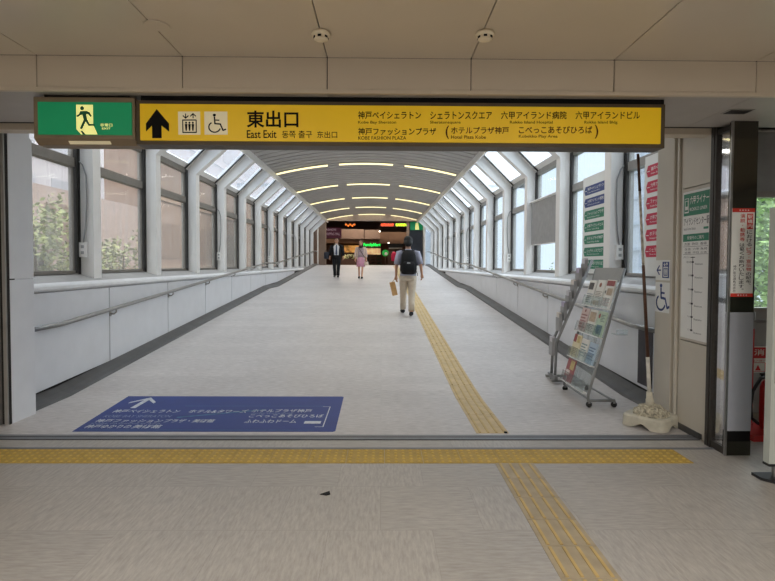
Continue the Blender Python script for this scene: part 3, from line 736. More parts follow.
# fire extinguisher and its sign in the recess
s = thing('extinguisher_sign', 'red and white fire extinguisher sign on the recess wall', 'sign', (3.95, 5.39, .56))
b = MB(); b.box(3.80, 4.3, 5.385, 5.398, .43, .70); b.build('plate', M_PAPER, s)
PX = lambda a, b_: (3.80 + a * .5, 5.3845, .43 + b_ * .27)
b = MB(); rect(b, 0, 1, .55, .97, PX); text(b, '消火器の使い方', .05, .6, .42, .5, PX); frame_rect(b, .05, .34, .04, .38, .02, PX); frame_rect(b, .38, .66, .04, .38, .02, PX); frame_rect(b, .7, .96, .04, .38, .02, PX)
for c_ in (.19, .52, .83): poly(b, [(c_ - .06, .08), (c_ + .06, .08), (c_, .3)], PX)
rd = b.build('red_lettering', M_FIRE, s, fix=False)
b = MB(); text(b, '消 火 器', .1, .92, .66, .9, lambda a, b_: (PX(a, b_)[0], 5.3835, PX(a, b_)[2]), .01); text(b, 'FIRE', .4, .62, .575, .63, lambda a, b_: (PX(a, b_)[0], 5.3835, PX(a, b_)[2])); b.build('white_lettering', M_PAPER, rd, fix=False)
s = thing('fire_extinguisher', 'red fire extinguisher with black hose on a red stand', 'fire extinguisher', (3.53, 4.72, 0))
b = MB(); b.box(3.25, 3.66, 4.52, 4.92, 0, .05); b.build('stand', M_FIRE, s)
b = MB(); b.lathe([(.06, 0), (.078, .02), (.078, .38), (.06, .43), (.025, .46), (.025, .48)], (3.53, 4.72, .05), 20); b.build('cylinder', M_FIRE, s, True)
b = MB(); b.obox((3.51, 4.72, .565), (.07, 0, .012), (0, .012, 0), (0, 0, .01)); b.obox((3.51, 4.72, .535), (.06, 0, -.008), (0, .012, 0), (0, 0, .01)); b.box(3.51, 3.55, 4.7, 4.74, .51, .56); b.build('handle', M_RUB, s)
b = MB(); b.tube([(3.51, 4.70, .53), (3.40, 4.66, .53), (3.31, 4.63, .42), (3.285, 4.62, .3), (3.30, 4.63, .18), (3.38, 4.65, .12)], .014, 10); b.build('hose', M_RUB, s, True)
b = MB(); b.tube([(3.44, 4.84, .05), (3.44, 4.84, .95)], .018, 8); b.build('marker_post', M_FIRE, s)
s = thing('grab_rail', 'short steel rail bracket under the recess window', 'rail', (3.8, 5.3, 1.0))
b = MB(); b.tube([(3.74, 5.33, .97), (6.3, 5.33, .97)], .016, 10); b.build('rail', M_STEEL, s, True)
b = MB(); b.tube([(3.80, 5.33, 1.06), (3.80, 5.33, .80)], .014, 10); b.tube([(3.80, 5.33, .97), (3.80, 5.40, .97)], .012, 8); b.build('bracket', M_STEEL, s, True)

# standing display cabinet at the edge of the picture
s = thing('display_stand', 'pale standing information cabinet with dark screen, cut off by the frame', 'display stand', (3.15, 3.78, 0))
b = MB(); b.box(2.775, 3.6, 3.70, 3.76, .105, 1.945); b.build('cabinet', M_KIOSK, s)
b = MB(); b.box(2.80, 3.54, 3.693, 3.701, .70, 1.2); b.build('screen', M_BLACK, s)
b = MB(); b.box(2.773, 3.602, 3.698, 3.762, .10, .118); b.build('base_trim', M_RUB, s)
b = MB(); b.prism([(2.72, 3.70), (2.82, 3.58), (3.55, 3.58), (3.62, 3.68), (3.62, 3.80), (2.72, 3.80)], 'z', 0, .02); b.build('foot_plate', M_RUB, s)
for x in (2.84, 3.5):
    b = MB(); b.tube([(x, 3.73, .02), (x, 3.73, .11)], .02, 10); b.build('leg', M_STEEL, s)

# ------------------------------------------------------------------ labels on the right-hand windows, blind
XW = K((CX + 3.706, 8, 0))[0]
def window_board(name, label, a0, a1, z0, z1, cols, words_, x, low, high):
    s = thing(name, label, 'poster board', (x, (a0 + a1) / 2, (z0 + z1) / 2))
    b = MB(); b.box(x, x + .006, a0, a1, low, high); b.build('board', M_PAPER, s)
    n = len(cols); h = (z1 - z0) / n
    for i, (cm, wd_) in enumerate(zip(cols, words_)):
        zt = z1 - i * h - h * .16; zb = z1 - (i + 1) * h + h * .12
        Q = lambda u, v, d=0: (x - .002 - d, a1 + (a0 - a1) * (.06 + .88 * u), zb + (zt - zb) * v)
        b = MB(); poly(b, [(.0, .5), (.05, 0), (1, 0), (1, 1), (.05, 1)], Q); lb = b.build('label', cm, s, fix=False)
        b = MB(); Q3 = lambda u, v: Q(u, v, .001)
        text(b, wd_[0], .16, .86, .45, .82, Q3, .01); text(b, wd_[1], .16, .7, .16, .32, Q3)
        stroke(b, [(.04, .5), (.11, .5)], .06, Q3)
        b.build('lettering', M_PAPER, lb, fix=False)
WG = [('神戸ベイシェラトン', 'Kobe Bay Sheraton'), ('六甲アイランド病院', 'Rokko Island Hospital'), ('ファッションプラザ', 'Kobe Fashion Plaza'), ('六甲アイランドビル', 'Rokko Island Bldg.'), ('ホテルプラザ神戸', 'Hotel Plaza Kobe'), ('シェラトンスクエア', 'Sheratonsquare'), ('こべっこあそびひろば', 'Kobekko Play Area')]
window_board('window_label_board', 'white window board of blue and green place labels behind the racks', 7.72, 8.72, 1.45, 2.83, [M_SBLUE, M_SBLUE] + [M_SGREEN] * 5, WG, XW, 1.40, 2.95)
window_board('window_label_board', 'white window board of six crimson labels beside the jamb', 5.9, 6.72, 1.61, 2.81, [M_PINK] * 6, WG[:6], K((CX + 3.712, 6.3, 0))[0], 1.40, 2.90)
s = thing('blind', 'flat grey blind covering most of one right-hand window pane', 'blind', K((CX + 3.63, 10.6, 2.4)))
b = MB(K); b.box(CX + 3.62, CX + 3.635, 9.6, 11.30, 1.95, 2.84); b.build('sheet', M_GREY, s)
b = MB(K); b.tube([(CX + 3.61, 9.58, 2.86), (CX + 3.61, 11.32, 2.86)], .025, 10); b.build('roller', M_WHITE, s, True)
b = MB(K); b.tube([(CX + 3.625, 9.6, 1.95), (CX + 3.625, 11.3, 1.95)], .012, 8); b.build('hem_bar', M_WHITE, s, True)

# outlet boxes with conduit on the front faces of every third rib
first = None
for sgn, nm in ((-1, 'left'), (1, 'right')):
    for k, od in ((0, 'first'), (3, 'second'), (6, 'third'), (9, 'fourth')):
        lx, ly, lz = K((CX + sgn * 3.655, R0 + BAY * k, 1.71))
        t = thing('outlet_box', 'small white outlet box with conduit, %s along the %s-hand window posts' % (od, nm), 'outlet box', (lx, ly, lz), 'outlet boxes on the window posts')
        b = MB(); b.box(-.045, .045, -.05, .003, -.1, .1); b.build('box', M_WHITE, t, local=True)
        b = MB(); b.box(-.02, .02, -.053, -.05, .02, .06); b.box(-.02, .02, -.053, -.05, -.06, -.02); b.build('socket', M_GREY, t, local=True)
        b = MB(); s_ = sgn; b.tube([(0, -.02, .1), (-.03 * s_, -.02, .3), (-.05 * s_, -.02, .7), (-.045 * s_, -.02, 1.0), (0.0, -.02, 1.14), (.06 * s_, -.02, 1.2), (.065 * s_, .0, 1.2)], .009, 8); b.build('conduit', M_GREY, t, True, True)

# ------------------------------------------------------------------ leaflet racks
RX0, RZ0, RX1, RZ1 = 2.22, .10, 2.60, 1.50          # leaning line of the rack in the X-Z plane
YN, YF = 5.62, 6.36
LX, LZ = RX1 - RX0, RZ1 - RZ0
LL = sqrt(LX * LX + LZ * LZ); ux, uz = LX / LL, LZ / LL    # up the slope
nx_, nz_ = -uz, ux                                          # out of the slope, towards the walkway
def on_slope(t, out=0): return RX0 + ux * t + nx_ * out, RZ0 + uz * t + nz_ * out
rk = thing('leaflet_rack', 'wide leaning grey leaflet rack on castors by the right parapet', 'leaflet rack', (2.4, 6.0, 0))
b = MB()
for y in (YN, YF):
    b.tube([(RX1, y, RZ1), (RX0 + .012, y, RZ0 + .04), (RX0 + .01, y, RZ0 - .02), (RX0 + .04, y, .075), (2.52, y, .075)], .016, 10)
b.tube([(RX0 + .02, YN, .085), (RX0 + .02, YF, .085)], .012, 8); b.tube([(2.50, YN, .075), (2.50, YF, .075)], .012, 8)
b.build('tubular_frame', M_RACK, rk, True)
b = MB()
x0, z0 = on_slope(LL - .15); x1, z1 = on_slope(LL)
b.obox(((x0 + x1) / 2, (YN + YF) / 2, (z0 + z1) / 2), (0, (YF - YN) / 2, 0), (ux * .075, 0, uz * .075), (nx_ * .008, 0, nz_ * .008)); b.build('header_board', M_RACK, rk)
for y in (YN, YF):
    for x in (2.24, 2.51):
        b = MB(); b.lathe([(.03, -.012), (.032, 0), (.03, .012)], (x, y, .033), 14, 'y'); w_ = b.build('castor', M_RUB, rk, True)
        b = MB(); b.box(x - .012, x + .012, y - .016, y + .016, .045, .075); b.build('fork', M_RACK, w_)
tiers = [.98, .66, .34, .04]
for t in tiers:
    x0, z0 = on_slope(t)
    b = MB(); b.obox((x0 + nx_ * .03, (YN + YF) / 2, z0 + nz_ * .03), (0, (YF - YN) / 2 - .015, 0), (nx_ * .03, 0, nz_ * .03), (ux * .006, 0, uz * .006)); sh = b.build('shelf', M_WHITE, rk)
    b = MB(); x1, z1 = on_slope(t + .06, .06); b.obox((x1, (YN + YF) / 2, z1), (0, (YF - YN) / 2 - .015, 0), (ux * .06, 0, uz * .06), (nx_ * .002, 0, nz_ * .002)); b.build('retainer', M_ACRYL, sh)
b = MB(); x0, z0 = on_slope(LL / 2 - .05, -.012); b.obox((x0, (YN + YF) / 2, z0), (0, (YF - YN) / 2 - .02, 0), (ux * (LL / 2 - .1), 0, uz * (LL / 2 - .1)), (nx_ * .002, 0, nz_ * .002)); b.build('back_sheet', M_ACRYL, rk)
b = MB(); b.box(2.46, 2.58, YN - .14, YN - .02, .80, .804); b.box(2.46, 2.58, YN - .14, YN - .136, .80, .86); b.build('side_tray', M_ACRYL, rk)

LEAF = [('white', (228, 226, 218)), ('cream', (226, 214, 178)), ('pale blue', (178, 198, 214)), ('rose', (214, 192, 186)), ('crimson', (150, 78, 80)), ('pale green', (188, 208, 186))]
def leaflet(name, label, yc, t0, h, w, col, spots, group):
    o = thing(name, label, 'leaflet', (on_slope(t0, .03)[0], yc, on_slope(t0, .03)[1]), group)
    x0, z0 = on_slope(t0 + h / 2 + .008, .03)
    b = MB(); b.obox((x0, yc, z0), (0, w / 2, 0), (ux * h / 2, 0, uz * h / 2), (nx_ * .006, 0, nz_ * .006)); b.build('sheet', mat('leaflet_' + str(col), col, .5, noise=.03, scale=20), o)
    for nm, c_, (a0, a1, b0, b1) in spots:
        b = MB()
        P = lambda a, v: (on_slope(t0 + .008 + v * h, .0375)[0], yc + w / 2 - a * w, on_slope(t0 + .008 + v * h, .0375)[1])
        if nm == 'text':
            for q in range(5): rect(b, a0, a1 - (.15 if q % 2 else 0), b0 + (b1 - b0) * q / 5, b0 + (b1 - b0) * (q + .45) / 5, P)
        elif nm == 'disc': poly(b, [((a0 + a1) / 2 + (a1 - a0) / 2 * cos(i * pi / 8), (b0 + b1) / 2 + (b1 - b0) / 2 * sin(i * pi / 8)) for i in range(16)], P)
        else: rect(b, a0, a1, b0, b1, P)
        b.build('printed_' + nm, mat('print_' + str(c_), c_, .5, noise=.15, scale=30), o, fix=False)
K_, R_, B_, G_, Y_, T_ = (62, 56, 52), (148, 62, 62), (84, 118, 132), (60, 110, 92), (200, 180, 120), (186, 166, 142)
plan = [
 (.98, 6.24, .30, .21, LEAF[0][1], [('photo', K_, (.1, .75, .62, .9)), ('text', (120, 130, 140), (.1, .9, .1, .5))], 'white leaflet with dark photo at the far end of the top shelf'),
 (.98, 6.00, .31, .21, LEAF[0][1], [('disc', (150, 84, 52), (.3, .6, .72, .9)), ('text', (150, 140, 130), (.1, .9, .3, .6)), ('photo', T_, (.1, .9, .05, .22))], 'white leaflet with orange spot in the middle of the top shelf'),
 (.98, 5.755, .32, .22, LEAF[0][1], [('banner', R_, (.05, .95, .78, .97)), ('photo', T_, (.3, .9, .45, .7)), ('disc', K_, (.08, .22, .5, .62)), ('text', (190, 150, 150), (.1, .9, .08, .36))], 'leaflet with a crimson banner at the near end of the top shelf'),
 (.66, 6.22, .28, .22, LEAF[3][1], [('text', (150, 100, 100), (.1, .9, .15, .8)), ('disc', R_, (.4, .6, .82, .95))], 'pinkish leaflet at the far end of the second shelf'),
 (.66, 5.98, .28, .21, LEAF[0][1], [('photo', T_, (.1, .9, .5, .9)), ('text', (120, 120, 120), (.1, .9, .1, .42))], 'white leaflet with tan photo in the middle of the second shelf'),
 (.66, 5.745, .28, .22, LEAF[5][1], [('photo', B_, (.2, .85, .08, .45)), ('disc', R_, (.12, .35, .7, .9)), ('text', (90, 120, 110), (.42, .92, .6, .9))], 'pale green leaflet with blue picture on the second shelf'),
 (.34, 6.22, .27, .22, LEAF[1][1], [('photo', R_, (.0, .4, .65, 1)), ('photo', Y_, (.5, .9, .65, .95)), ('text', (140, 120, 96), (.1, .9, .1, .46))], 'cream leaflet with red and yellow top on the third shelf'),
 (.34, 5.985, .25, .2, LEAF[0][1], [('text', (130, 150, 150), (.1, .9, .2, .85))], 'plain white leaflet in the middle of the third shelf'),
 (.34, 5.75, .24, .2, LEAF[2][1], [('text', (100, 120, 150), (.1, .9, .2, .85))], 'pale blue leaflet at the near end of the third shelf'),
 (.04, 6.20, .27, .24, LEAF[4][1], [('photo', Y_, (.45, .95, .55, .95)), ('photo', (222, 206, 200), (.1, .6, .3, .5)), ('photo', B_, (.1, .5, .05, .22))], 'crimson leaflet on the bottom shelf of the wide rack'),
]
for t0, yc, h, w, col, spots, lab in plan: leaflet('leaflet', lab, yc, t0, h, w, col, spots, 'leaflets in the wide rack')

# narrow rack seen edge on
r2 = thing('leaflet_rack', 'narrow tall leaflet rack of seven stepped pockets behind the wide rack', 'leaflet rack', (2.2, 6.75, 0))
b = MB(); b.tube([(2.215, 6.665, .05), (2.23, 6.665, .55), (2.67, 6.665, 1.60)], .018, 10); b.tube([(2.215, 6.805, .05), (2.23, 6.805, .55), (2.67, 6.805, 1.60)], .018, 10)
b.tube([(2.23, 6.665, .55), (2.23, 6.805, .55)], .012, 8); b.build('upright', M_RACK, r2, True)
b = MB(); b.box(2.16, 2.56, 6.60, 6.64, .02 + ramp_z(6.6), .05 + ramp_z(6.6)); b.box(2.16, 2.56, 6.84, 6.88, .02 + ramp_z(6.8), .05 + ramp_z(6.8)); b.box(2.19, 2.23, 6.6, 6.88, .03 + ramp_z(6.7), .09 + ramp_z(6.7)); b.build('foot', M_RACK, r2)
PK = [(2.60, 1.38), (2.53, 1.26), (2.465, 1.11), (2.405, .97), (2.345, .83), (2.285, .69), (2.20, .38)]
for i, (px, pz) in enumerate(PK):
    b = MB()
    b.box(px - .025, px - .021, 6.67, 6.80, pz, pz + .17); b.box(px + .01, px + .014, 6.67, 6.80, pz, pz + .24); b.box(px - .025, px + .014, 6.67, 6.80, pz - .004, pz); b.box(px - .025, px + .014, 6.666, 6.67, pz, pz + .22)
    b.build('pocket', M_GREY, r2)
NP = ['topmost', 'second highest', 'third highest', 'fourth highest', 'fifth highest', 'sixth highest', 'lowest']
for i, (px, pz) in enumerate(PK):
    b = MB(); b.box(px - .019, px + .008, 6.68, 6.79, pz + .001, pz + .235); tag(b.build('leaflet_stack', mat('stack_%d' % (i % 3), [(206, 204, 210), (176, 168, 190), (214, 206, 196)][i % 3], .5)), 'leaflets in the %s pocket of the narrow stepped rack' % NP[i], 'leaflet', 'leaflets in the narrow rack')

# ------------------------------------------------------------------ flag pole in its plastic foot
ps = thing('flag_pole_stand', 'cream plastic weighted foot holding a thin brown and white pole', 'pole stand', (2.6, 5.03, 0))
ang = radians(6)
def RB(p):
    x, y, z = p; dx, dy = x - 2.6, y - 5.0
    return (2.6 + dx * cos(ang) - dy * sin(ang), 5.0 + dx * sin(ang) + dy * cos(ang), z)
b = MB()
def rnd(hx, hy, r, n=5):
    out = []
    for cx, cy, a0 in ((hx - r, hy - r, 0), (-hx + r, hy - r, 90), (-hx + r, -hy + r, 180), (hx - r, -hy + r, 270)):
        out += [(cx + r * cos(radians(a0 + 90 * i / n)), cy + r * sin(radians(a0 + 90 * i / n))) for i in range(n + 1)]
    return out
def foot(p):
    # underside arches up in the middle of each side
    x, y, z = p
    return p
A45 = radians(38)
def RT(p):
    x, y, z = p
    return (2.585 + x * cos(A45) - y * sin(A45), 4.985 + x * sin(A45) + y * cos(A45), z)
b = MB(RT); n_ = 0
ring = []
for i in range(64):
    a = 2 * pi * i / 64
    # rounded square
    ca, sa = cos(a), sin(a); k_ = (abs(ca) ** 6 + abs(sa) ** 6) ** (-1 / 6)
    ring.append((ca * k_, sa * k_))
def lay(hw, z): return [(x * hw, y * hw, z(x, y) if callable(z) else z) for x, y in ring]
def under(x, y):
    e = min(abs(x), abs(y)); c_ = max(0, 1 - (e / .42) ** 2)
    return .006 + .045 * c_
def topr(x, y): return .115
layers = [lay(.19, under), lay(.205, under), lay(.20, lambda x, y: .10), lay(.185, lambda x, y: .118), lay(.15, lambda x, y: .112)]
vs = [p for L_ in layers for p in L_]; n_ = 64
fs = [(i * n_ + j, i * n_ + (j + 1) % n_, (i + 1) * n_ + (j + 1) % n_, (i + 1) * n_ + j) for i in range(len(layers) - 1) for j in range(n_)] + [tuple(range(n_))[::-1], tuple(range(4 * n_, 5 * n_))]
b.add(vs, fs); b.build('foot', M_PLAST, ps)
b = MB(RT); ly_ = []
for r_, z_ in ((.165, .105), (.155, .135), (.125, .165), (.085, .19), (.045, .205)):
    ly_ += [(r_ * cos(2 * pi * j / 28) * (1 + random.uniform(-.09, .09)), r_ * sin(2 * pi * j / 28) * (1 + random.uniform(-.09, .09)), z_ + random.uniform(-.012, .012)) for j in range(28)]
b.add(ly_, [(i * 28 + j, i * 28 + (j + 1) % 28, (i + 1) * 28 + (j + 1) % 28, (i + 1) * 28 + j) for i in range(4) for j in range(28)] + [tuple(range(112, 140))])
b.build('crumbling_mound', M_ROUGH, ps)
pb, pt = Vector((2.575, 4.985, .18)), Vector((2.405, 4.97, 2.58))
at_ = lambda t: tuple(pb + (pt - pb) * t)
b = MB(); b.tube([at_(0), at_(.03), at_(.034), at_(.06)], [.036, .036, .030, .028], 14); b.build('socket', M_PLAST, ps, True)
b = MB(); b.tube([at_(.05), at_(.2)], .0175, 12); b.build('pole_lower', M_POLEW, ps, True)
b = MB(); b.tube([at_(.195), at_(.56), at_(.565)], [.0165, .014, .012], 12); b.build('pole_middle', M_WOOD, ps, True)
b = MB(); b.tube([at_(.56), at_(.86)], .012, 12); b.build('pole_upper', mat('pole_chipped', (204, 196, 182), .6, noise=.3, scale=22), ps, True)
b = MB(); b.tube([at_(.855), at_(1)], .0125, 12); b.build('pole_tip', M_WOOD, ps, True)

# ------------------------------------------------------------------ people
SKIN = mat('skin', (198, 150, 122), .55, noise=.03)
HAIRB = mat('hair_black', (9, 8, 8), .6, noise=.1, scale=30)
def skin_body(name, chains, m, parent):
    """one continuous skinned surface from joint chains; a chain may start at an index of an earlier vertex"""
    vs = []; es = []; rs = []
    for start, pts in chains:
        prev = start
        for (x, y, z, r) in pts:
            vs.append((x, y, z)); rs.append(r); i = len(vs) - 1
            if prev is not None: es.append((prev, i))
            prev = i
    me = bpy.data.meshes.new(name); me.from_pydata(vs, es, [])
    o = bpy.data.objects.new(name, me); COL.objects.link(o)
    md = o.modifiers.new('Skin', 'SKIN'); md.use_smooth_shade = True
    for i, d in enumerate(me.skin_vertices[0].data):
        r = rs[i]; d.radius = r if isinstance(r, tuple) else (r, r); d.use_root = (i == 0)
    s2 = o.modifiers.new('Sub', 'SUBSURF'); s2.levels = 2; s2.render_levels = 2
    dg = bpy.context.evaluated_depsgraph_get(); dg.update()
    me2 = bpy.data.meshes.new_from_object(o.evaluated_get(dg)); bpy.data.objects.remove(o)
    me2.materials.clear(); me2.materials.append(m); me2.name = name
    o = bpy.data.objects.new(name, me2); COL.objects.link(o); o.parent = parent
    return o
def hand_mb(mb, w, d, side, fwd):
    """palm and five curled fingers: w wrist, d direction of the hand, side = thumb side, fwd = palm normal"""
    w, d, side, fwd = Vector(w), Vector(d).normalized(), Vector(side).normalized(), Vector(fwd).normalized()
    mb.tube([w - d * .02, w + d * .02, w + d * .055, w + d * .09], [.024, .032, .038, .034], 10, True, .5)
    for i, (o_, L) in enumerate(((.027, .068), (.009, .078), (-.009, .072), (-.026, .056))):
        p = w + d * .08 + side * o_
        mb.tube([p, p + d * L * .45 + fwd * .006, p + d * L * .75 + fwd * .022, p + d * L * .85 + fwd * .042], [.0095, .009, .008, .006], 8)
    p = w + d * .03 + side * .026
    mb.tube([p, p + d * .03 + side * .018, p + d * .06 + side * .022 + fwd * .012, p + d * .075 + side * .016 + fwd * .022], [.012, .011, .0095, .007], 8)
def person(label, loc, rz, P):
    t = thing('person', label, 'person', loc, None, rz)
    H_ = P['J']
    j = lambda k: H_[k]
    body = []
    hip, wst, chs, nb, nk, hd = (j('hip'), j('waist'), j('chest'), j('neckb'), j('neck'), j('head'))
    r = P['r']
    spine = [(*hip, (.15 * r, .10 * r)), (*wst, (.135 * r, .095 * r)), (*chs, (.155 * r, .105 * r)), (*nb, (.07, .06)), (*nk, (.054, .054)), (hd[0], hd[1] + .005, hd[2] - .055, (.062, .072)), (*hd, (.076, .092)), (hd[0], hd[1] - .012, hd[2] + .06, (.072, .086)), (hd[0], hd[1] - .012, hd[2] + .095, (.045, .055))]
    chains = [(None, spine)]
    idx = len(spine)
    for s in ('l', 'r'):
        pts = [(*j(s + 'sh'), .052 * r), (*j(s + 'el'), .04 * r), (*j(s + 'wr'), .027 * r)]
        chains.append((2, pts)); idx += 3
    for s in ('l', 'r'):
        pts = [(*j(s + 'hp'), .085 * r), (*j(s + 'kn'), .055 * r), (*j(s + 'an'), .038 * r), (*j(s + 'to'), (.038, .03))]
        chains.append((0, pts)); idx += 4
    o = skin_body('body', chains, SKIN, t)
    # hands, nose, ears joined into the body's mesh
    hb = MB()
    for s, sx in (('l', -1), ('r', 1)):
        w = Vector(j(s + 'wr')); d = w - Vector(j(s + 'el')); hand_mb(hb, w, d, (0, 1, 0), (-sx, 0, 0))
    hb.tube([(hd[0], hd[1] + .085, hd[2] + .01), (hd[0], hd[1] + .103, hd[2] - .02), (hd[0], hd[1] + .09, hd[2] - .028)], [.008, .013, .010], 8)
    for sx in (-1, 1): hb.ball((hd[0] + sx * .078, hd[1] - .005, hd[2] - .01), .010, .020, .032, 8, 6)
    ho = hb.build('hand_tmp', SKIN, None, True); bm = bmesh.new(); bm.from_mesh(o.data); bm.from_mesh(ho.data); bm.to_mesh(o.data); bm.free()
    o.data.polygons.foreach_set('use_smooth', [True] * len(o.data.polygons)); bpy.data.objects.remove(ho)
    e = MB()
    for sx in (-1, 1): e.ball((hd[0] + sx * .032, hd[1] + .087, hd[2] + .012), .013, .008, .008, 8, 6)
    e.tube([(hd[0] - .035, hd[1] + .092, hd[2] + .034), (hd[0] - .015, hd[1] + .096, hd[2] + .036)], .004, 6); e.tube([(hd[0] + .015, hd[1] + .096, hd[2] + .036), (hd[0] + .035, hd[1] + .092, hd[2] + .034)], .004, 6)
    e.build('eyes', HAIRB, t, True, True)
    e = MB(); e.tube([(hd[0] - .024, hd[1] + .090, hd[2] - .052), (hd[0], hd[1] + .096, hd[2] - .053), (hd[0] + .024, hd[1] + .090, hd[2] - .052)], [.003, .006, .003], 6); e.build('mouth', mat('lips', (158, 92, 84), .5), t, True, True)
    return t
def sleeve(mb, pts, rs): mb.tube(pts, rs, 14)
def shoe(mb, an, to, lift=0):
    an, to = Vector(an), Vector(to); d = (to - an); d.z = 0; d.normalize()
    h = an - d * .055
    mb.tube([(h.x, h.y, an.z - .035), tuple(Vector((an.x, an.y, an.z - .035)) + d * .02), tuple(Vector((to.x, to.y, to.z + .012)) - d * .03), (to.x + d.x * .05, to.y + d.y * .05, to.z + .002)], [.042, .047, .046, .026], 12)

# man with a backpack, walking away
J = dict(hip=(0, 0, .97), waist=(0, .0, 1.12), chest=(0, .0, 1.33), neckb=(0, -.0, 1.475), neck=(0, .012, 1.54), head=(0, .03, 1.655),
         lsh=(-.20, 0, 1.40), lel=(-.265, -.02, 1.12), lwr=(-.27, .06, .89), rsh=(.20, 0, 1.40), rel=(.285, -.03, 1.13), rwr=(.315, .06, .93),
         lhp=(-.09, 0, .93), lkn=(-.10, .17, .53), lan=(-.10, .33, .11), lto=(-.12, .48, .055),
         rhp=(.09, 0, .93), rkn=(.085, .02, .49), ran=(.065, -.24, .10), rto=(.06, -.10, .03))
bp = person('person walking away with a black backpack, pale shirt and khaki trousers', (.60, 11.92, ramp_z(11.92)), 0, dict(J=J, r=1.0))
b = MB(); b.loft([(0, 0, .90, .185, .125), (0, 0, 1.0, .18, .12), (0, 0, 1.15, .175, .115), (0, 0, 1.3, .205, .125), (0, 0, 1.41, .20, .11), (0, 0, 1.46, .12, .085), (0, .005, 1.50, .068, .066)], 20)
sleeve(b, [(-.13, 0, 1.405), (-.20, 0, 1.40), (-.235, -.012, 1.27), (-.258, -.02, 1.15)], [.075, .082, .074, .066]); sleeve(b, [(.13, 0, 1.405), (.20, 0, 1.40), (.245, -.015, 1.27), (.277, -.026, 1.16)], [.075, .082, .074, .066])
b.build('shirt', mat('shirt_pale', (168, 170, 188), .8, noise=.05, scale=20), bp, True, True)
b = MB(); b.loft([(0, 0, .78, .17, .125), (0, 0, .86, .185, .13), (0, 0, .97, .17, .118)], 20)
b.tube([(-.09, 0, .90), (-.095, .08, .72), (-.10, .165, .53), (-.10, .25, .33), (-.10, .315, .13)], [.105, .098, .078, .07, .066], 14); b.tube([(.09, 0, .90), (.088, .015, .72), (.085, .015, .49), (.075, -.12, .29), (.066, -.225, .12)], [.105, .098, .078, .07, .068], 14)
b.build('trousers', mat('khaki', (198, 184, 164), .85, noise=.05, scale=16), bp, True, True)
for q in 'lr':
    b = MB(); shoe(b, J[q + 'an'], J[q + 'to']); b.build('shoe', M_RUB, bp, True, True)
b = MB(); b.ball((0, .008, 1.69), .102, .115, .112, 18, 12); b.loft([(0, -.055, 1.555, .06, .035), (0, -.05, 1.61, .09, .065), (0, -.02, 1.69, .1, .1)], 16)
for i in range(60):
    a = random.uniform(0, 2 * pi); q = random.uniform(.1, 1.2); x, y, z = .09 * cos(a) * cos(q), .012 + .104 * sin(a) * cos(q), 1.695 + .098 * sin(q)
    b.tube([(x, y, z), (x * 1.12, .012 + (y - .012) * 1.12, z + .012)], [.014, .004], 5)
b.build('hair', HAIRB, bp, True, True)
BK = mat('backpack_black', (11, 12, 14), .85, noise=.1, scale=20)
b = MB(); b.loft([(0, -.17, .93, .10, .05), (0, -.185, .95, .165, .085), (0, -.20, 1.05, .185, .105), (0, -.19, 1.22, .18, .10), (0, -.17, 1.36, .16, .085), (0, -.15, 1.45, .12, .06), (0, -.135, 1.48, .06, .03)], 22); pk = b.build('backpack', BK, bp, True, True)
b = MB(); b.loft([(0, -.27, .98, .10, .03), (0, -.285, 1.02, .135, .04), (0, -.285, 1.16, .135, .04), (0, -.265, 1.22, .11, .03)], 18); b.build('front_pocket', BK, pk, True, True)
b = MB(); b.obox((-.005, -.318, 1.185), (.035, 0, 0), (0, .004, 0), (0, 0, .011)); b.build('logo_patch', mat('patch_grey', (186, 188, 192), .5), pk, local=True)
b = MB()
for sx in (-1, 1):
    b.tube([(sx * .085, -.12, 1.45), (sx * .10, -.04, 1.492), (sx * .11, .06, 1.475), (sx * .125, .125, 1.36), (sx * .14, .135, 1.2), (sx * .165, .06, 1.06), (sx * .165, -.08, 1.0)], .022, 8, True, .5)
b.tube([(.165, -.13, 1.02), (.20, -.15, .95), (.205, -.15, .90)], .008, 6)
b.build('straps', BK, pk, True, True)
wb = Vector((.60 - .275, 11.92 + .07, ramp_z(11.92) + .80))
pbg = thing('paper_bag', 'tan folded paper bag hanging from the backpacker\'s left hand', 'bag', tuple(wb))
b = MB(); b.obox((-.05, .02, -.20), (.05, .03, .01), (-.012, .03, 0), (-.035, 0, .15)); b.build('bag', mat('kraft_tan', (208, 164, 108), .75, noise=.08, scale=12), pbg, local=True)
b = MB(); b.tube([(-.085, .0, -.06), (-.03, .0, .03), (0, 0, .045), (.02, .01, .02), (.035, .03, -.05)], .006, 6); b.build('handle', mat('kraft_tan', (208, 164, 108)), pbg, True, True)

# man in a black suit, walking towards the viewer
J2 = dict(hip=(0, 0, .93), waist=(0, .0, 1.07), chest=(0, .0, 1.27), neckb=(0, 0, 1.405), neck=(0, .012, 1.46), head=(0, .03, 1.565),
          lsh=(-.19, 0, 1.335), lel=(-.27, -.05, 1.08), lwr=(-.29, .05, .87), rsh=(.19, 0, 1.335), rel=(.27, -.03, 1.08), rwr=(.285, .07, .86),
          lhp=(-.085, 0, .88), lkn=(-.085, .09, .48), lan=(-.07, .12, .085), lto=(-.08, .26, .035),
          rhp=(.085, 0, .88), rkn=(.09, .03, .48), ran=(.085, -.12, .10), rto=(.10, .01, .035))
sm = person('person in a black suit, white shirt and dark tie walking this way', (-1.93, 22.7, ramp_z(22.7)), pi, dict(J=J2, r=1.05))
SUIT = mat('suit_black', (13, 14, 19), .85, noise=.06, scale=16)
b = MB(); b.loft([(0, 0, .92, .165, .115), (0, 0, 1.07, .16, .118), (0, 0, 1.25, .185, .125), (0, 0, 1.34, .16, .105), (0, .0, 1.40, .075, .07), (0, .005, 1.435, .062, .062)], 20); b.build('shirt', mat('shirt_white', (228, 230, 234), .7), sm, True, True)
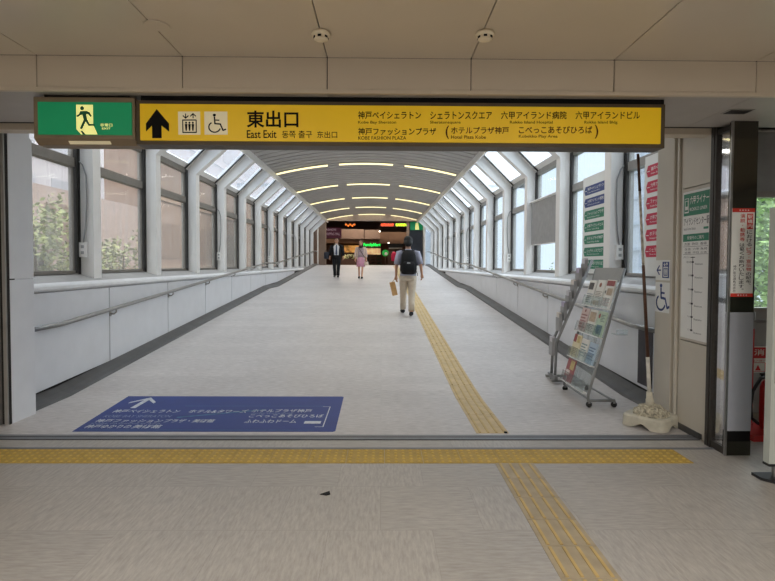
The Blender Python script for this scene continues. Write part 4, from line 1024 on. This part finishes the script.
b = MB(); b.tube([(0, .115, 1.40), (0, .128, 1.36), (0, .146, 1.2), (0, .142, 1.0), (0, .135, .95)], [.016, .022, .030, .042, .012], 8, True, .35); b.build('tie', mat('tie_slate', (58, 74, 104), .6), sm, True, True)
b = MB(); NR = 22
rings = [(.76, .195, .15), (.90, .19, .15), (1.05, .185, .145), (1.22, .21, .15), (1.33, .20, .125), (1.385, .12, .10), (1.42, .078, .078)]
for k_ in (0, 1):
    pass
vs = []; 
for z, rx, ry in rings:
    op = .58 if z < 1.3 else .75
    for i in range(NR + 1):
        a = pi / 2 + op + (2 * pi - 2 * op) * i / NR
        vs.append((rx * cos(a), ry * sin(a), z))
n1 = NR + 1
b.add(vs, [(i * n1 + q, i * n1 + q + 1, (i + 1) * n1 + q + 1, (i + 1) * n1 + q) for i in range(len(rings) - 1) for q in range(NR)])
sleeve(b, [(-.12, 0, 1.335), (-.19, 0, 1.33), (-.235, -.03, 1.2), (-.27, -.05, 1.08), (-.287, .03, .92)], [.075, .082, .075, .066, .058]); sleeve(b, [(.12, 0, 1.335), (.19, 0, 1.33), (.235, -.015, 1.2), (.27, -.03, 1.08), (.283, .04, .91)], [.075, .082, .075, .066, .058])
b.build('jacket', SUIT, sm, True, True)
b = MB(); b.loft([(0, 0, .76, .165, .12), (0, 0, .85, .175, .125), (0, 0, .95, .168, .12)], 20)
b.tube([(-.085, 0, .86), (-.087, .05, .68), (-.085, .09, .48), (-.075, .115, .27), (-.07, .115, .08)], [.10, .092, .076, .068, .066], 14); b.tube([(.085, 0, .86), (.09, .02, .68), (.09, .03, .48), (.087, -.04, .28), (.085, -.115, .09)], [.10, .092, .076, .068, .066], 14); b.build('trousers', SUIT, sm, True, True)
for q in 'lr':
    b = MB(); shoe(b, J2[q + 'an'], J2[q + 'to']); b.build('shoe', M_RUB, sm, True, True)
b = MB(); b.loft([(0, -.055, 1.49, .055, .03), (0, -.045, 1.54, .084, .062), (0, -.03, 1.60, .088, .088), (0, -.03, 1.655, .068, .075), (0, -.025, 1.678, .03, .035)], 16); b.build('hair', mat('hair_greying', (84, 78, 74), .7, noise=.2, scale=30), sm, True, True)
bg_ = thing('briefcase', 'dark shoulder bag at the suited person\'s side', 'bag', (-2.36, 22.68, ramp_z(22.7) + .95))
b = MB(); b.loft([(0, 0, -.16, .09, .10), (0, 0, -.14, .12, .13), (0, 0, .1, .11, .12), (0, 0, .14, .08, .10)], 14); b.build('bag', mat('bag_navy', (36, 40, 54), .6), bg_, True, True)
b = MB(); b.tube([(-.06, 0, .12), (-.03, -.01, .22), (.03, -.01, .22), (.06, 0, .12)], .012, 8); b.build('handle', M_RUB, bg_, True, True)

# woman in a pink skirt
J3 = dict(hip=(0, 0, .90), waist=(0, .0, 1.04), chest=(0, .0, 1.22), neckb=(0, 0, 1.345), neck=(0, .01, 1.40), head=(0, .028, 1.50),
          lsh=(-.165, 0, 1.28), lel=(-.225, -.03, 1.03), lwr=(-.225, .06, .83), rsh=(.165, 0, 1.28), rel=(.225, -.03, 1.03), rwr=(.23, .05, .82),
          lhp=(-.08, 0, .86), lkn=(-.075, .07, .47), lan=(-.05, .10, .085), lto=(-.055, .22, .03),
          rhp=(.08, 0, .86), rkn=(.075, .02, .47), ran=(.07, -.10, .10), rto=(.075, .02, .03))
wm = person('person in a pink skirt and pale cardigan walking this way beside the suit', (-.87, 22.15, ramp_z(22.15)), pi, dict(J=J3, r=.88))
b = MB(); b.loft([(0, 0, .50, .185, .15), (0, 0, .66, .175, .145), (0, 0, .82, .165, .135), (0, 0, .94, .14, .11)], 24); b.build('skirt', mat('skirt_pink', (206, 148, 168), .8, noise=.1, scale=20), wm, True, True)
b = MB(); b.loft([(0, 0, .88, .155, .12), (0, 0, 1.02, .145, .112), (0, 0, 1.18, .165, .125), (0, 0, 1.29, .14, .10), (0, .005, 1.345, .065, .062)], 20); b.build('blouse', mat('blouse_grey_pink', (176, 156, 160), .8, noise=.25, scale=40), wm, True, True)
b = MB(); rings = [(.80, .18, .13), (.95, .17, .125), (1.1, .17, .125), (1.24, .18, .122), (1.31, .13, .095)]; vs = []
for z, rx, ry in rings:
    for i in range(NR + 1):
        a = pi / 2 + .75 + (2 * pi - 1.5) * i / NR; vs.append((rx * cos(a), ry * sin(a), z))
b.add(vs, [(i * n1 + q, i * n1 + q + 1, (i + 1) * n1 + q + 1, (i + 1) * n1 + q) for i in range(len(rings) - 1) for q in range(NR)])
sleeve(b, [(-.10, 0, 1.285), (-.165, 0, 1.275), (-.20, -.02, 1.15), (-.225, -.03, 1.03), (-.226, .03, .90)], [.062, .068, .062, .056, .05]); sleeve(b, [(.10, 0, 1.285), (.165, 0, 1.275), (.20, -.02, 1.15), (.225, -.03, 1.03), (.229, .03, .90)], [.062, .068, .062, .056, .05])
b.build('cardigan', mat('cardigan_beige', (206, 184, 172), .85, noise=.05, scale=20), wm, True, True)
b = MB(); b.loft([(0, .02, 1.27, .085, .11), (0, .015, 1.33, .095, .10), (0, .01, 1.385, .075, .075)], 18); b.build('scarf', mat('scarf_dark', (52, 26, 32), .8), wm, True, True)
b = MB(); b.loft([(0, -.05, 1.36, .06, .035), (0, -.05, 1.44, .082, .06), (0, -.025, 1.52, .09, .092), (0, -.02, 1.59, .075, .082), (0, -.02, 1.615, .035, .04)], 16); b.build('hair', mat('hair_brown', (42, 30, 28), .6), wm, True, True)
for q in 'lr':
    b = MB(); shoe(b, J3[q + 'an'], J3[q + 'to']); b.build('shoe', M_RUB, wm, True, True)
b = MB(); b.tube([(.10, .10, 1.30), (.0, .135, 1.15), (-.12, .13, .95), (-.17, .05, .88)], .013, 8, True, .5); b.build('bag_strap', mat('strap_brown', (92, 72, 74), .7), wm, True, True)
hb_ = thing('handbag', 'small cream handbag in the hand of the pink-skirted person', 'bag', (-1.10 + .46, 22.08, ramp_z(22.1) + .66))
b = MB(); b.loft([(0, 0, -.10, .09, .04), (0, 0, -.08, .10, .05), (0, 0, .03, .085, .045), (0, 0, .05, .07, .03)], 14); b.build('bag', mat('bag_cream', (214, 194, 172), .6), hb_, True, True)
b = MB(); b.tube([(-.05, 0, .045), (-.03, 0, .10), (.03, 0, .10), (.05, 0, .045)], .007, 6); b.build('handle', mat('bag_cream', (214, 194, 172)), hb_, True, True)

# ------------------------------------------------------------------ shopping hall beyond the bridge
HX = lambda px, d: (px - 381.6) / 528 * d          # lateral position for a bearing at distance d
HZ = lambda py, d: 1.535 + (264 - py) / 528 * d
M_HBR = mat('hall_brown', (112, 84, 62), .6, noise=.06, scale=2)
M_HDK = mat('hall_dark', (84, 60, 48), .7)
M_HBG = mat('hall_beige', (132, 110, 94), .6, noise=.06, scale=2)
f = MB(); f.box(-9, 9, 34, 52, 1.25, 1.45); struct(f.build('floor', mat('hall_floor', (150, 134, 120), .4)))
w = MB(); w.box(-9, 9, 51.8, 52, 1.45, 6.5); w.box(-9, -8.8, 33.6, 52, 1.45, 6.5); w.box(8.8, 9, 33.6, 52, 1.45, 6.5); struct(w.build('wall_hall', M_HDK))
w = MB(); w.box(-9, 9, 33.0, 52, 6.3, 6.5); struct(w.build('ceiling_hall', M_HDK))
# head wall of the hall around the bridge mouth
w = MB(); w.box(-9, -3.9, 33.0, 33.4, -6, 6.5); struct(w.build('wall_hall_left', mat('hall_tile', (142, 116, 98), .7, noise=.06, scale=3)))
w = MB(); w.box(2.62, 9, 33.0, 33.4, -6, 6.5); struct(w.build('wall_hall_right', mat('hall_pale', (204, 210, 216), .7)))
w = MB(); w.box(-3.9, 2.62, 33.0, 33.4, 4.38, 6.5); struct(w.build('wall_hall_head', M_WHITE))
w = MB(); w.box(-3.9, -3.88, 32.0, 33.4, 1.2, 4.4); w.box(2.60, 2.66, 32.0, 33.4, 1.2, 4.4); struct(w.build('trim_mouth', M_WHITE))
w = MB(); w.box(-3.92, -3.45, 32.6, 33.0, 1.4, 4.45); struct(w.build('pillar_hall', M_HBG))
w = MB(); w.box(-3.7, 2.7, 32.66, 32.99, 4.20, 4.72); struct(w.build('bulkhead', mat('bulkhead_pinkish', (214, 194, 184), .5)))
w = MB(); w.box(HX(406.5, 33.2), HX(409, 33.2), 33.1, 33.5, 1.45, 4.4); struct(w.build('pillar_hall_slim', M_HBG))
w = MB(); w.box(HX(409, 33.5), 2.7, 33.45, 33.6, 1.45, 4.4); struct(w.build('door_hall_navy', mat('navy_panel', (34, 42, 56), .4)))
s = thing('exit_sign', 'small green exit sign on the navy panel at the far end', 'sign', (HX(416, 33.4), 33.4, HZ(226, 33.4)))
b = MB(); b.box(HX(410, 33.4), HX(422.5, 33.4), 33.36, 33.44, HZ(230, 33.4), HZ(222, 33.4)); b.build('panel', M_GREEN, s)
b = MB(); PZ = lambda a, b_: (HX(a, 33.3), 33.355, HZ(-b_, 33.3))
poly(b, [(415, -229.5), (419, -229.5), (418, -223), (415.5, -223)], PZ); b.build('lit_doorway', M_EXLIT, s, fix=False)
# upper gallery parapets
for x0, x1, z0, z1, y in ((340, 363.6, 239, 229.5, 41), (364.6, 380, 239, 230, 41), (380, 409, 243.5, 232, 39)):
    b = MB(); b.box(HX(x0, y), HX(x1, y), y, y + .3, HZ(z0, y), HZ(z1, y)); struct(b.build('gallery_parapet', M_HBG if y > 40 else M_HBR))
b = MB(); b.box(-9, 9, 41.3, 46, HZ(243, 41), HZ(239, 41)); struct(b.build('gallery_slab', M_HBR))
b = MB(); b.box(-9, 9, 44, 44.2, HZ(266, 44), HZ(240, 44)); struct(b.build('wall_shops', mat('shop_wall', (96, 62, 42), .6, noise=.1)))
# purple hanging banner
s = thing('banner', 'purple banner with white lettering hanging left in the hall', 'banner', (HX(333, 36), 36, HZ(228, 36)))
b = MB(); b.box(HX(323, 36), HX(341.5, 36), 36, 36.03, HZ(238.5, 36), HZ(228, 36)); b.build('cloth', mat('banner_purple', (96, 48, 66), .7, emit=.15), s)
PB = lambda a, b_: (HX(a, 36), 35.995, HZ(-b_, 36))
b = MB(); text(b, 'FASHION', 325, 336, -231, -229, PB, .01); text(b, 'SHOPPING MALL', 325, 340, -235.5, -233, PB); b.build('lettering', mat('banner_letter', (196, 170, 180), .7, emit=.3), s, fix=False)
# light signs
def light_sign(label, word, x0, x1, z0, z1, y, col, e, name='led_sign'):
    s = thing(name, label, 'sign', (HX((x0 + x1) / 2, y), y, HZ(z1, y)))
    b = MB(); b.box(HX(x0 - .4, y), HX(x1 + .4, y), y, y + .12, HZ(z0 + .6, y), HZ(z1 - .6, y)); b.build('backing', M_HDK, s)
    b = MB(); text(b, word, x0, x1, -z0, -z1, lambda a, b_: (HX(a, y), y - .01, HZ(-b_, y)), .03); b.build('letters', mat('led_' + str(col), col, .5, emit=e, noise=0), s, fix=False)
light_sign('glowing red letters of the left half of the far light sign', 'RESTAURANT', 381, 393.5, 226.2, 223.8, 38, (240, 66, 28), 2.0)
light_sign('glowing yellow-green letters beside the red ones in the hall', 'GARDEN', 395.5, 406.5, 226.2, 223.6, 38, (170, 230, 30), 2.0)
light_sign('green glowing convenience store sign in the hall', 'FamilyMart', 363.5, 380.5, 247.2, 243.2, 40, (20, 200, 70), 2.2, 'shop_sign')
s = thing('chandelier', 'orange glowing lamp cluster high in the hall', 'lamp', (HX(350, 39), 39, HZ(222, 39)))
for i in range(5):
    b = MB(); b.ball((HX(346 + i * 2.1, 39), 39, HZ(225.2 + (.8 if i % 2 else -.3), 39)), .075, .075, .07, 10, 7); b.build('bulb', mat('bulb_orange', (226, 116, 36), .5, emit=1.3), s, True)
b = MB(); b.tube([(HX(345, 39), 39, HZ(223.8, 39)), (HX(355.5, 39), 39, HZ(223.8, 39))], .03, 8); b.tube([(HX(350, 39), 39, HZ(223.8, 39)), (HX(350, 39), 39, 6.3)], .015, 6); b.build('arm', M_HDK, s)
# lit shop counter with produce
s = thing('market_stall', 'brightly lit food stall behind the two walking people', 'stall', (HX(348, 41), 41.5, 1.45))
b = MB(); b.box(HX(341, 41), HX(358, 41), 41, 42, 1.45, HZ(259, 41)); b.build('counter', M_HDK, s)
b = MB(); b.box(HX(343, 41), HX(359, 41), 42.4, 42.5, HZ(252.5, 42), HZ(245.5, 42)); b.build('lit_shelf', mat('shelf_glow', (224, 158, 84), .6, emit=.7, noise=.35, scale=3), s)
b = MB()
for i in range(34):
    b.ball((HX(random.uniform(343, 357), 41), random.uniform(41.05, 41.8), HZ(random.uniform(255, 259), 41)), .09, .09, .07, 8, 6)
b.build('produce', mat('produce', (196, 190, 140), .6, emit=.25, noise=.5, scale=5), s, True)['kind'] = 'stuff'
s = thing('convenience_shop', 'lit shop front under the green store sign', 'shop front', (HX(372, 42), 42.5, 1.45))
b = MB(); b.box(HX(364.5, 42), HX(380.5, 42), 42.6, 42.7, HZ(254.5, 42), HZ(248.2, 42)); b.build('lit_window', mat('shop_glow', (238, 190, 138), .6, emit=.9, noise=.25, scale=3), s)
b = MB(); b.box(HX(363.5, 42), HX(382, 42), 42.3, 42.7, HZ(248, 42), HZ(243, 42)); b.build('fascia', M_HDK, s)
for i in range(3):
    xa = 364.5 + i * 6
    s = thing('display_rack', ['dark goods rack under the store sign, nearest the pink skirt', 'middle dark goods rack under the store sign', 'dark goods rack under the store sign, beside the green disc'][i], 'rack', (HX(xa + 2.8, 40), 40.2, 1.45), 'goods racks')
    b = MB()
    for q in range(4): b.box(HX(xa, 40), HX(xa + 5.4, 40), 40, 40.5, 1.5 + q * .24, 1.53 + q * .24)
    for xx in (xa, xa + 5.2): b.box(HX(xx, 40), HX(xx + .3, 40), 40, 40.5, 1.45, 2.3)
    b.build('frame', M_HDK, s)
    b = MB()
    for q in range(3):
        for g_ in range(4): b.ball((HX(xa + .9 + g_ * 1.2, 40), 40.2, 1.62 + q * .24), .06, .1, .08, 8, 6)
    b.build('goods', mat('goods_%d' % i, [(70, 66, 56), (84, 58, 46), (62, 74, 54)][i], .6, noise=.4, scale=6), s, True)['kind'] = 'stuff'
s = thing('round_sign', 'green and white round sign standing by the goods racks', 'sign', (HX(385, 39), 39, 1.45))
b = MB(); b.lathe([(.02, 0), (.24, 0), (.24, .06), (.02, .06)], (HX(385.3, 39), 38.97, HZ(253, 39)), 20, 'y'); b.build('disc', mat('disc_green', (36, 170, 70), .5, emit=.4), s)
b = MB(); b.lathe([(.02, 0), (.12, 0), (.12, .02), (.02, .02)], (HX(386, 39), 38.95, HZ(253.8, 39)), 16, 'y'); b.build('face', M_PAPER, s)
b = MB(); b.tube([(HX(385.3, 39), 39, 1.45), (HX(385.3, 39), 39, HZ(254, 39))], .03, 8); b.build('pole', M_HDK, s)
s = thing('clothes_display', 'bright pink garment on a stand left of the backpacker', 'garment', (HX(393, 36), 36, 1.45))
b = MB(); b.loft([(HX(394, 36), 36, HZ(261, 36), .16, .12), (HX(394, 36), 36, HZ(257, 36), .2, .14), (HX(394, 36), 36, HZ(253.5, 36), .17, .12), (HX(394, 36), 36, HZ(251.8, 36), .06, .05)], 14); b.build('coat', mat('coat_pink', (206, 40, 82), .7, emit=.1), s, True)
b = MB(); b.tube([(HX(394, 36), 36, 1.45), (HX(394, 36), 36, HZ(260, 36))], .03, 8); b.build('stand', M_HDK, s)
s = thing('kiosk', 'black shop kiosk behind the backpacker in the hall', 'kiosk', (HX(396, 41), 41, 1.45))
b = MB(); b.box(HX(388, 41), HX(403, 41), 40.6, 41.2, HZ(247, 41), HZ(243.2, 41)); b.build('canopy', M_BLACK, s)
b = MB(); b.box(HX(388, 41), HX(403, 41), 41, 41.6, 1.45, HZ(247, 41)); b.build('back', M_HDK, s)
b = MB(); b.box(HX(389, 41), HX(402, 41), 40.96, 41.0, HZ(249, 41), HZ(247.6, 41)); b.build('sign_strip', M_PAPER, s)
for px, py, y in ((379.6, 231.5, 38.5), (388.5, 243, 38.5)):
    t = thing('spotlight', 'tiny white spotlight %s in the hall' % ('above the store sign' if px < 385 else 'left of the kiosk canopy'), 'lamp', (HX(px, y), y, HZ(py, y)))
    b = MB(); b.ball((HX(px, y), y, HZ(py, y)), .055, .055, .055, 10, 7); b.build('bulb', mat('spot_white', (255, 244, 224), .5, emit=4), t, True)
    b = MB(); b.tube([(HX(px, y), y, HZ(py, y) + .05), (HX(px, y), y, 6.3)], .008, 6); b.build('cord', M_HDK, t)

# ------------------------------------------------------------------ outside
g = MB(); g.box(-120, 120, -20, 160, -6.3, -6); struct(g.build('ground', mat('street_ground', (120, 118, 112), .9)))
def facade(name, label, x0, x1, y0, y1, z0, z1, face, m, mband, mwin, bay=3.2, floor_h=3.4, zoff=0):
    s = thing(name, label, 'building', ((x0 + x1) / 2, (y0 + y1) / 2, z0))
    b = MB(); b.box(x0, x1, y0, y1, z0, z1); b.build('walls', m, s)
    z = z0 + 1.0 + zoff; bd = MB(); wn_ = []
    while z < z1 - .6:
        xs_ = x1 if face == 'x+' else x0
        if face in ('x+', 'x-'):
            sg = 1 if face == 'x+' else -1
            bd.box(min(xs_, xs_ + sg * .08), max(xs_, xs_ + sg * .08), y0, y1, z - .55, z - .35)
            y = y0 + .8
            while y + bay * .55 < y1:
                wn_.append((min(xs_, xs_ + sg * .05), max(xs_, xs_ + sg * .05), y, y + bay * .55, z, z + floor_h * .52)); y += bay
        z += floor_h
    bd.build('band', mband, s)
    for q in wn_[:90]:
        b = MB(); b.box(*q); b.build('window', mwin, s)
facade('street_building', 'brown tiled building outside the left-hand windows', -13, -11, 25, 95, -6, 13, 'x+', mat('tile_brown', (138, 110, 92), .7, noise=.06, scale=3), mat('band_pale', (152, 126, 108), .7), mat('window_bronze', (122, 96, 80), .5), 5.6, 3.4)
facade('street_building', 'low pinkish annex outside the second left window', -18, -11.2, 17, 24.7, -6, 4.1, 'x+', mat('annex_pink', (158, 134, 122), .7), mat('band_pale', (178, 152, 132)), mat('window_bronze', (146, 118, 100)), 5.6, 3.4)
facade('street_building', 'pale grey building outside the nearest left windows', -40, -24, -6, 70, -6, 22, 'x+', mat('grey_tile', (204, 198, 202), .7), mat('band_grey', (214, 210, 206), .7), mat('window_grey', (178, 178, 186), .5), 4, 3.6)
facade('street_building', 'pale blue-grey tower outside the right-hand windows', 30, 44, 46, 62, -6, 26, 'x-', mat('pale_tower', (206, 214, 222), .7), mat('band_white', (230, 232, 234), .7), mat('window_pale', (168, 184, 198), .3), 3, 3.2)
facade('street_building', 'white office block outside the right windows by the jamb', 16, 28, 24, 34, -6, 11, 'x-', mat('white_block', (206, 214, 222), .7), mat('band_blue', (190, 200, 212), .7), mat('window_sky', (180, 194, 208), .5), 2.2, 1.6)
def tree(label, x, y, z0, h, r, seed, c1, n=1500, leaf=.14):
    random.seed(seed)
    t = thing('tree', label, 'tree', (x, y, z0), 'trees outside the windows')
    b = MB(); b.tube([(x, y, z0), (x + .1, y, z0 + h * .5), (x, y + .1, z0 + h * .8)], [.22, .16, .06], 10)
    for i in range(5):
        a = i * 1.3; b.tube([(x, y, z0 + h * (.4 + .07 * i)), (x + r * .6 * cos(a), y + r * .6 * sin(a), z0 + h * (.6 + .07 * i))], [.07, .02], 6)
    b.build('trunk', mat('bark', (92, 76, 60), .9), t, True)
    def inball():
        while True:
            q = [random.uniform(-1, 1) for _ in range(3)]
            if q[0] ** 2 + q[1] ** 2 + q[2] ** 2 < 1: return q
    cl = [inball() for _ in range(70)]
    b = MB()
    for i in range(n):
        c_ = random.choice(cl); q = inball()
        px, py, pz = x + (c_[0] * .78 + q[0] * .22) * r, y + (c_[1] * .78 + q[1] * .22) * r, z0 + h * .72 + (c_[2] * .78 + q[2] * .22) * h * .28
        u = Vector((random.gauss(0, 1), random.gauss(0, 1), random.gauss(0, .5))).normalized() * leaf; w = u.cross(Vector((random.gauss(0, 1), random.gauss(0, 1), 1))).normalized() * leaf * .55
        p = Vector((px, py, pz)); b.add([tuple(p - u), tuple(p + w), tuple(p + u), tuple(p - w)], [(0, 1, 2, 3)])
    b.build('foliage', mat('leaf_' + str(c1), c1, .6, noise=.3, scale=1.5), t, fix=False)
tree('leafy tree outside the first left window', -8.0, 12.4, -6, 9.5, 2.0, 3, (142, 146, 84), 7000, .075)
tree('leafy tree outside the second left window', -8.1, 16.6, -6, 8.8, 1.9, 4, (150, 148, 96), 6000, .075)
tree('light green tree outside the recess window on the right', 6.1, 8.7, -6, 10.2, 1.9, 5, (160, 192, 112), 6000, .075)
tree('taller tree behind the recess window greenery', 12.2, 16.0, -6, 12.6, 2.6, 6, (150, 180, 128), 6000, .12)
tree('low tree outside the right windows beyond the blind', 8.4, 25.0, -6, 7.8, 2.0, 8, (140, 164, 112), 3500, .1)
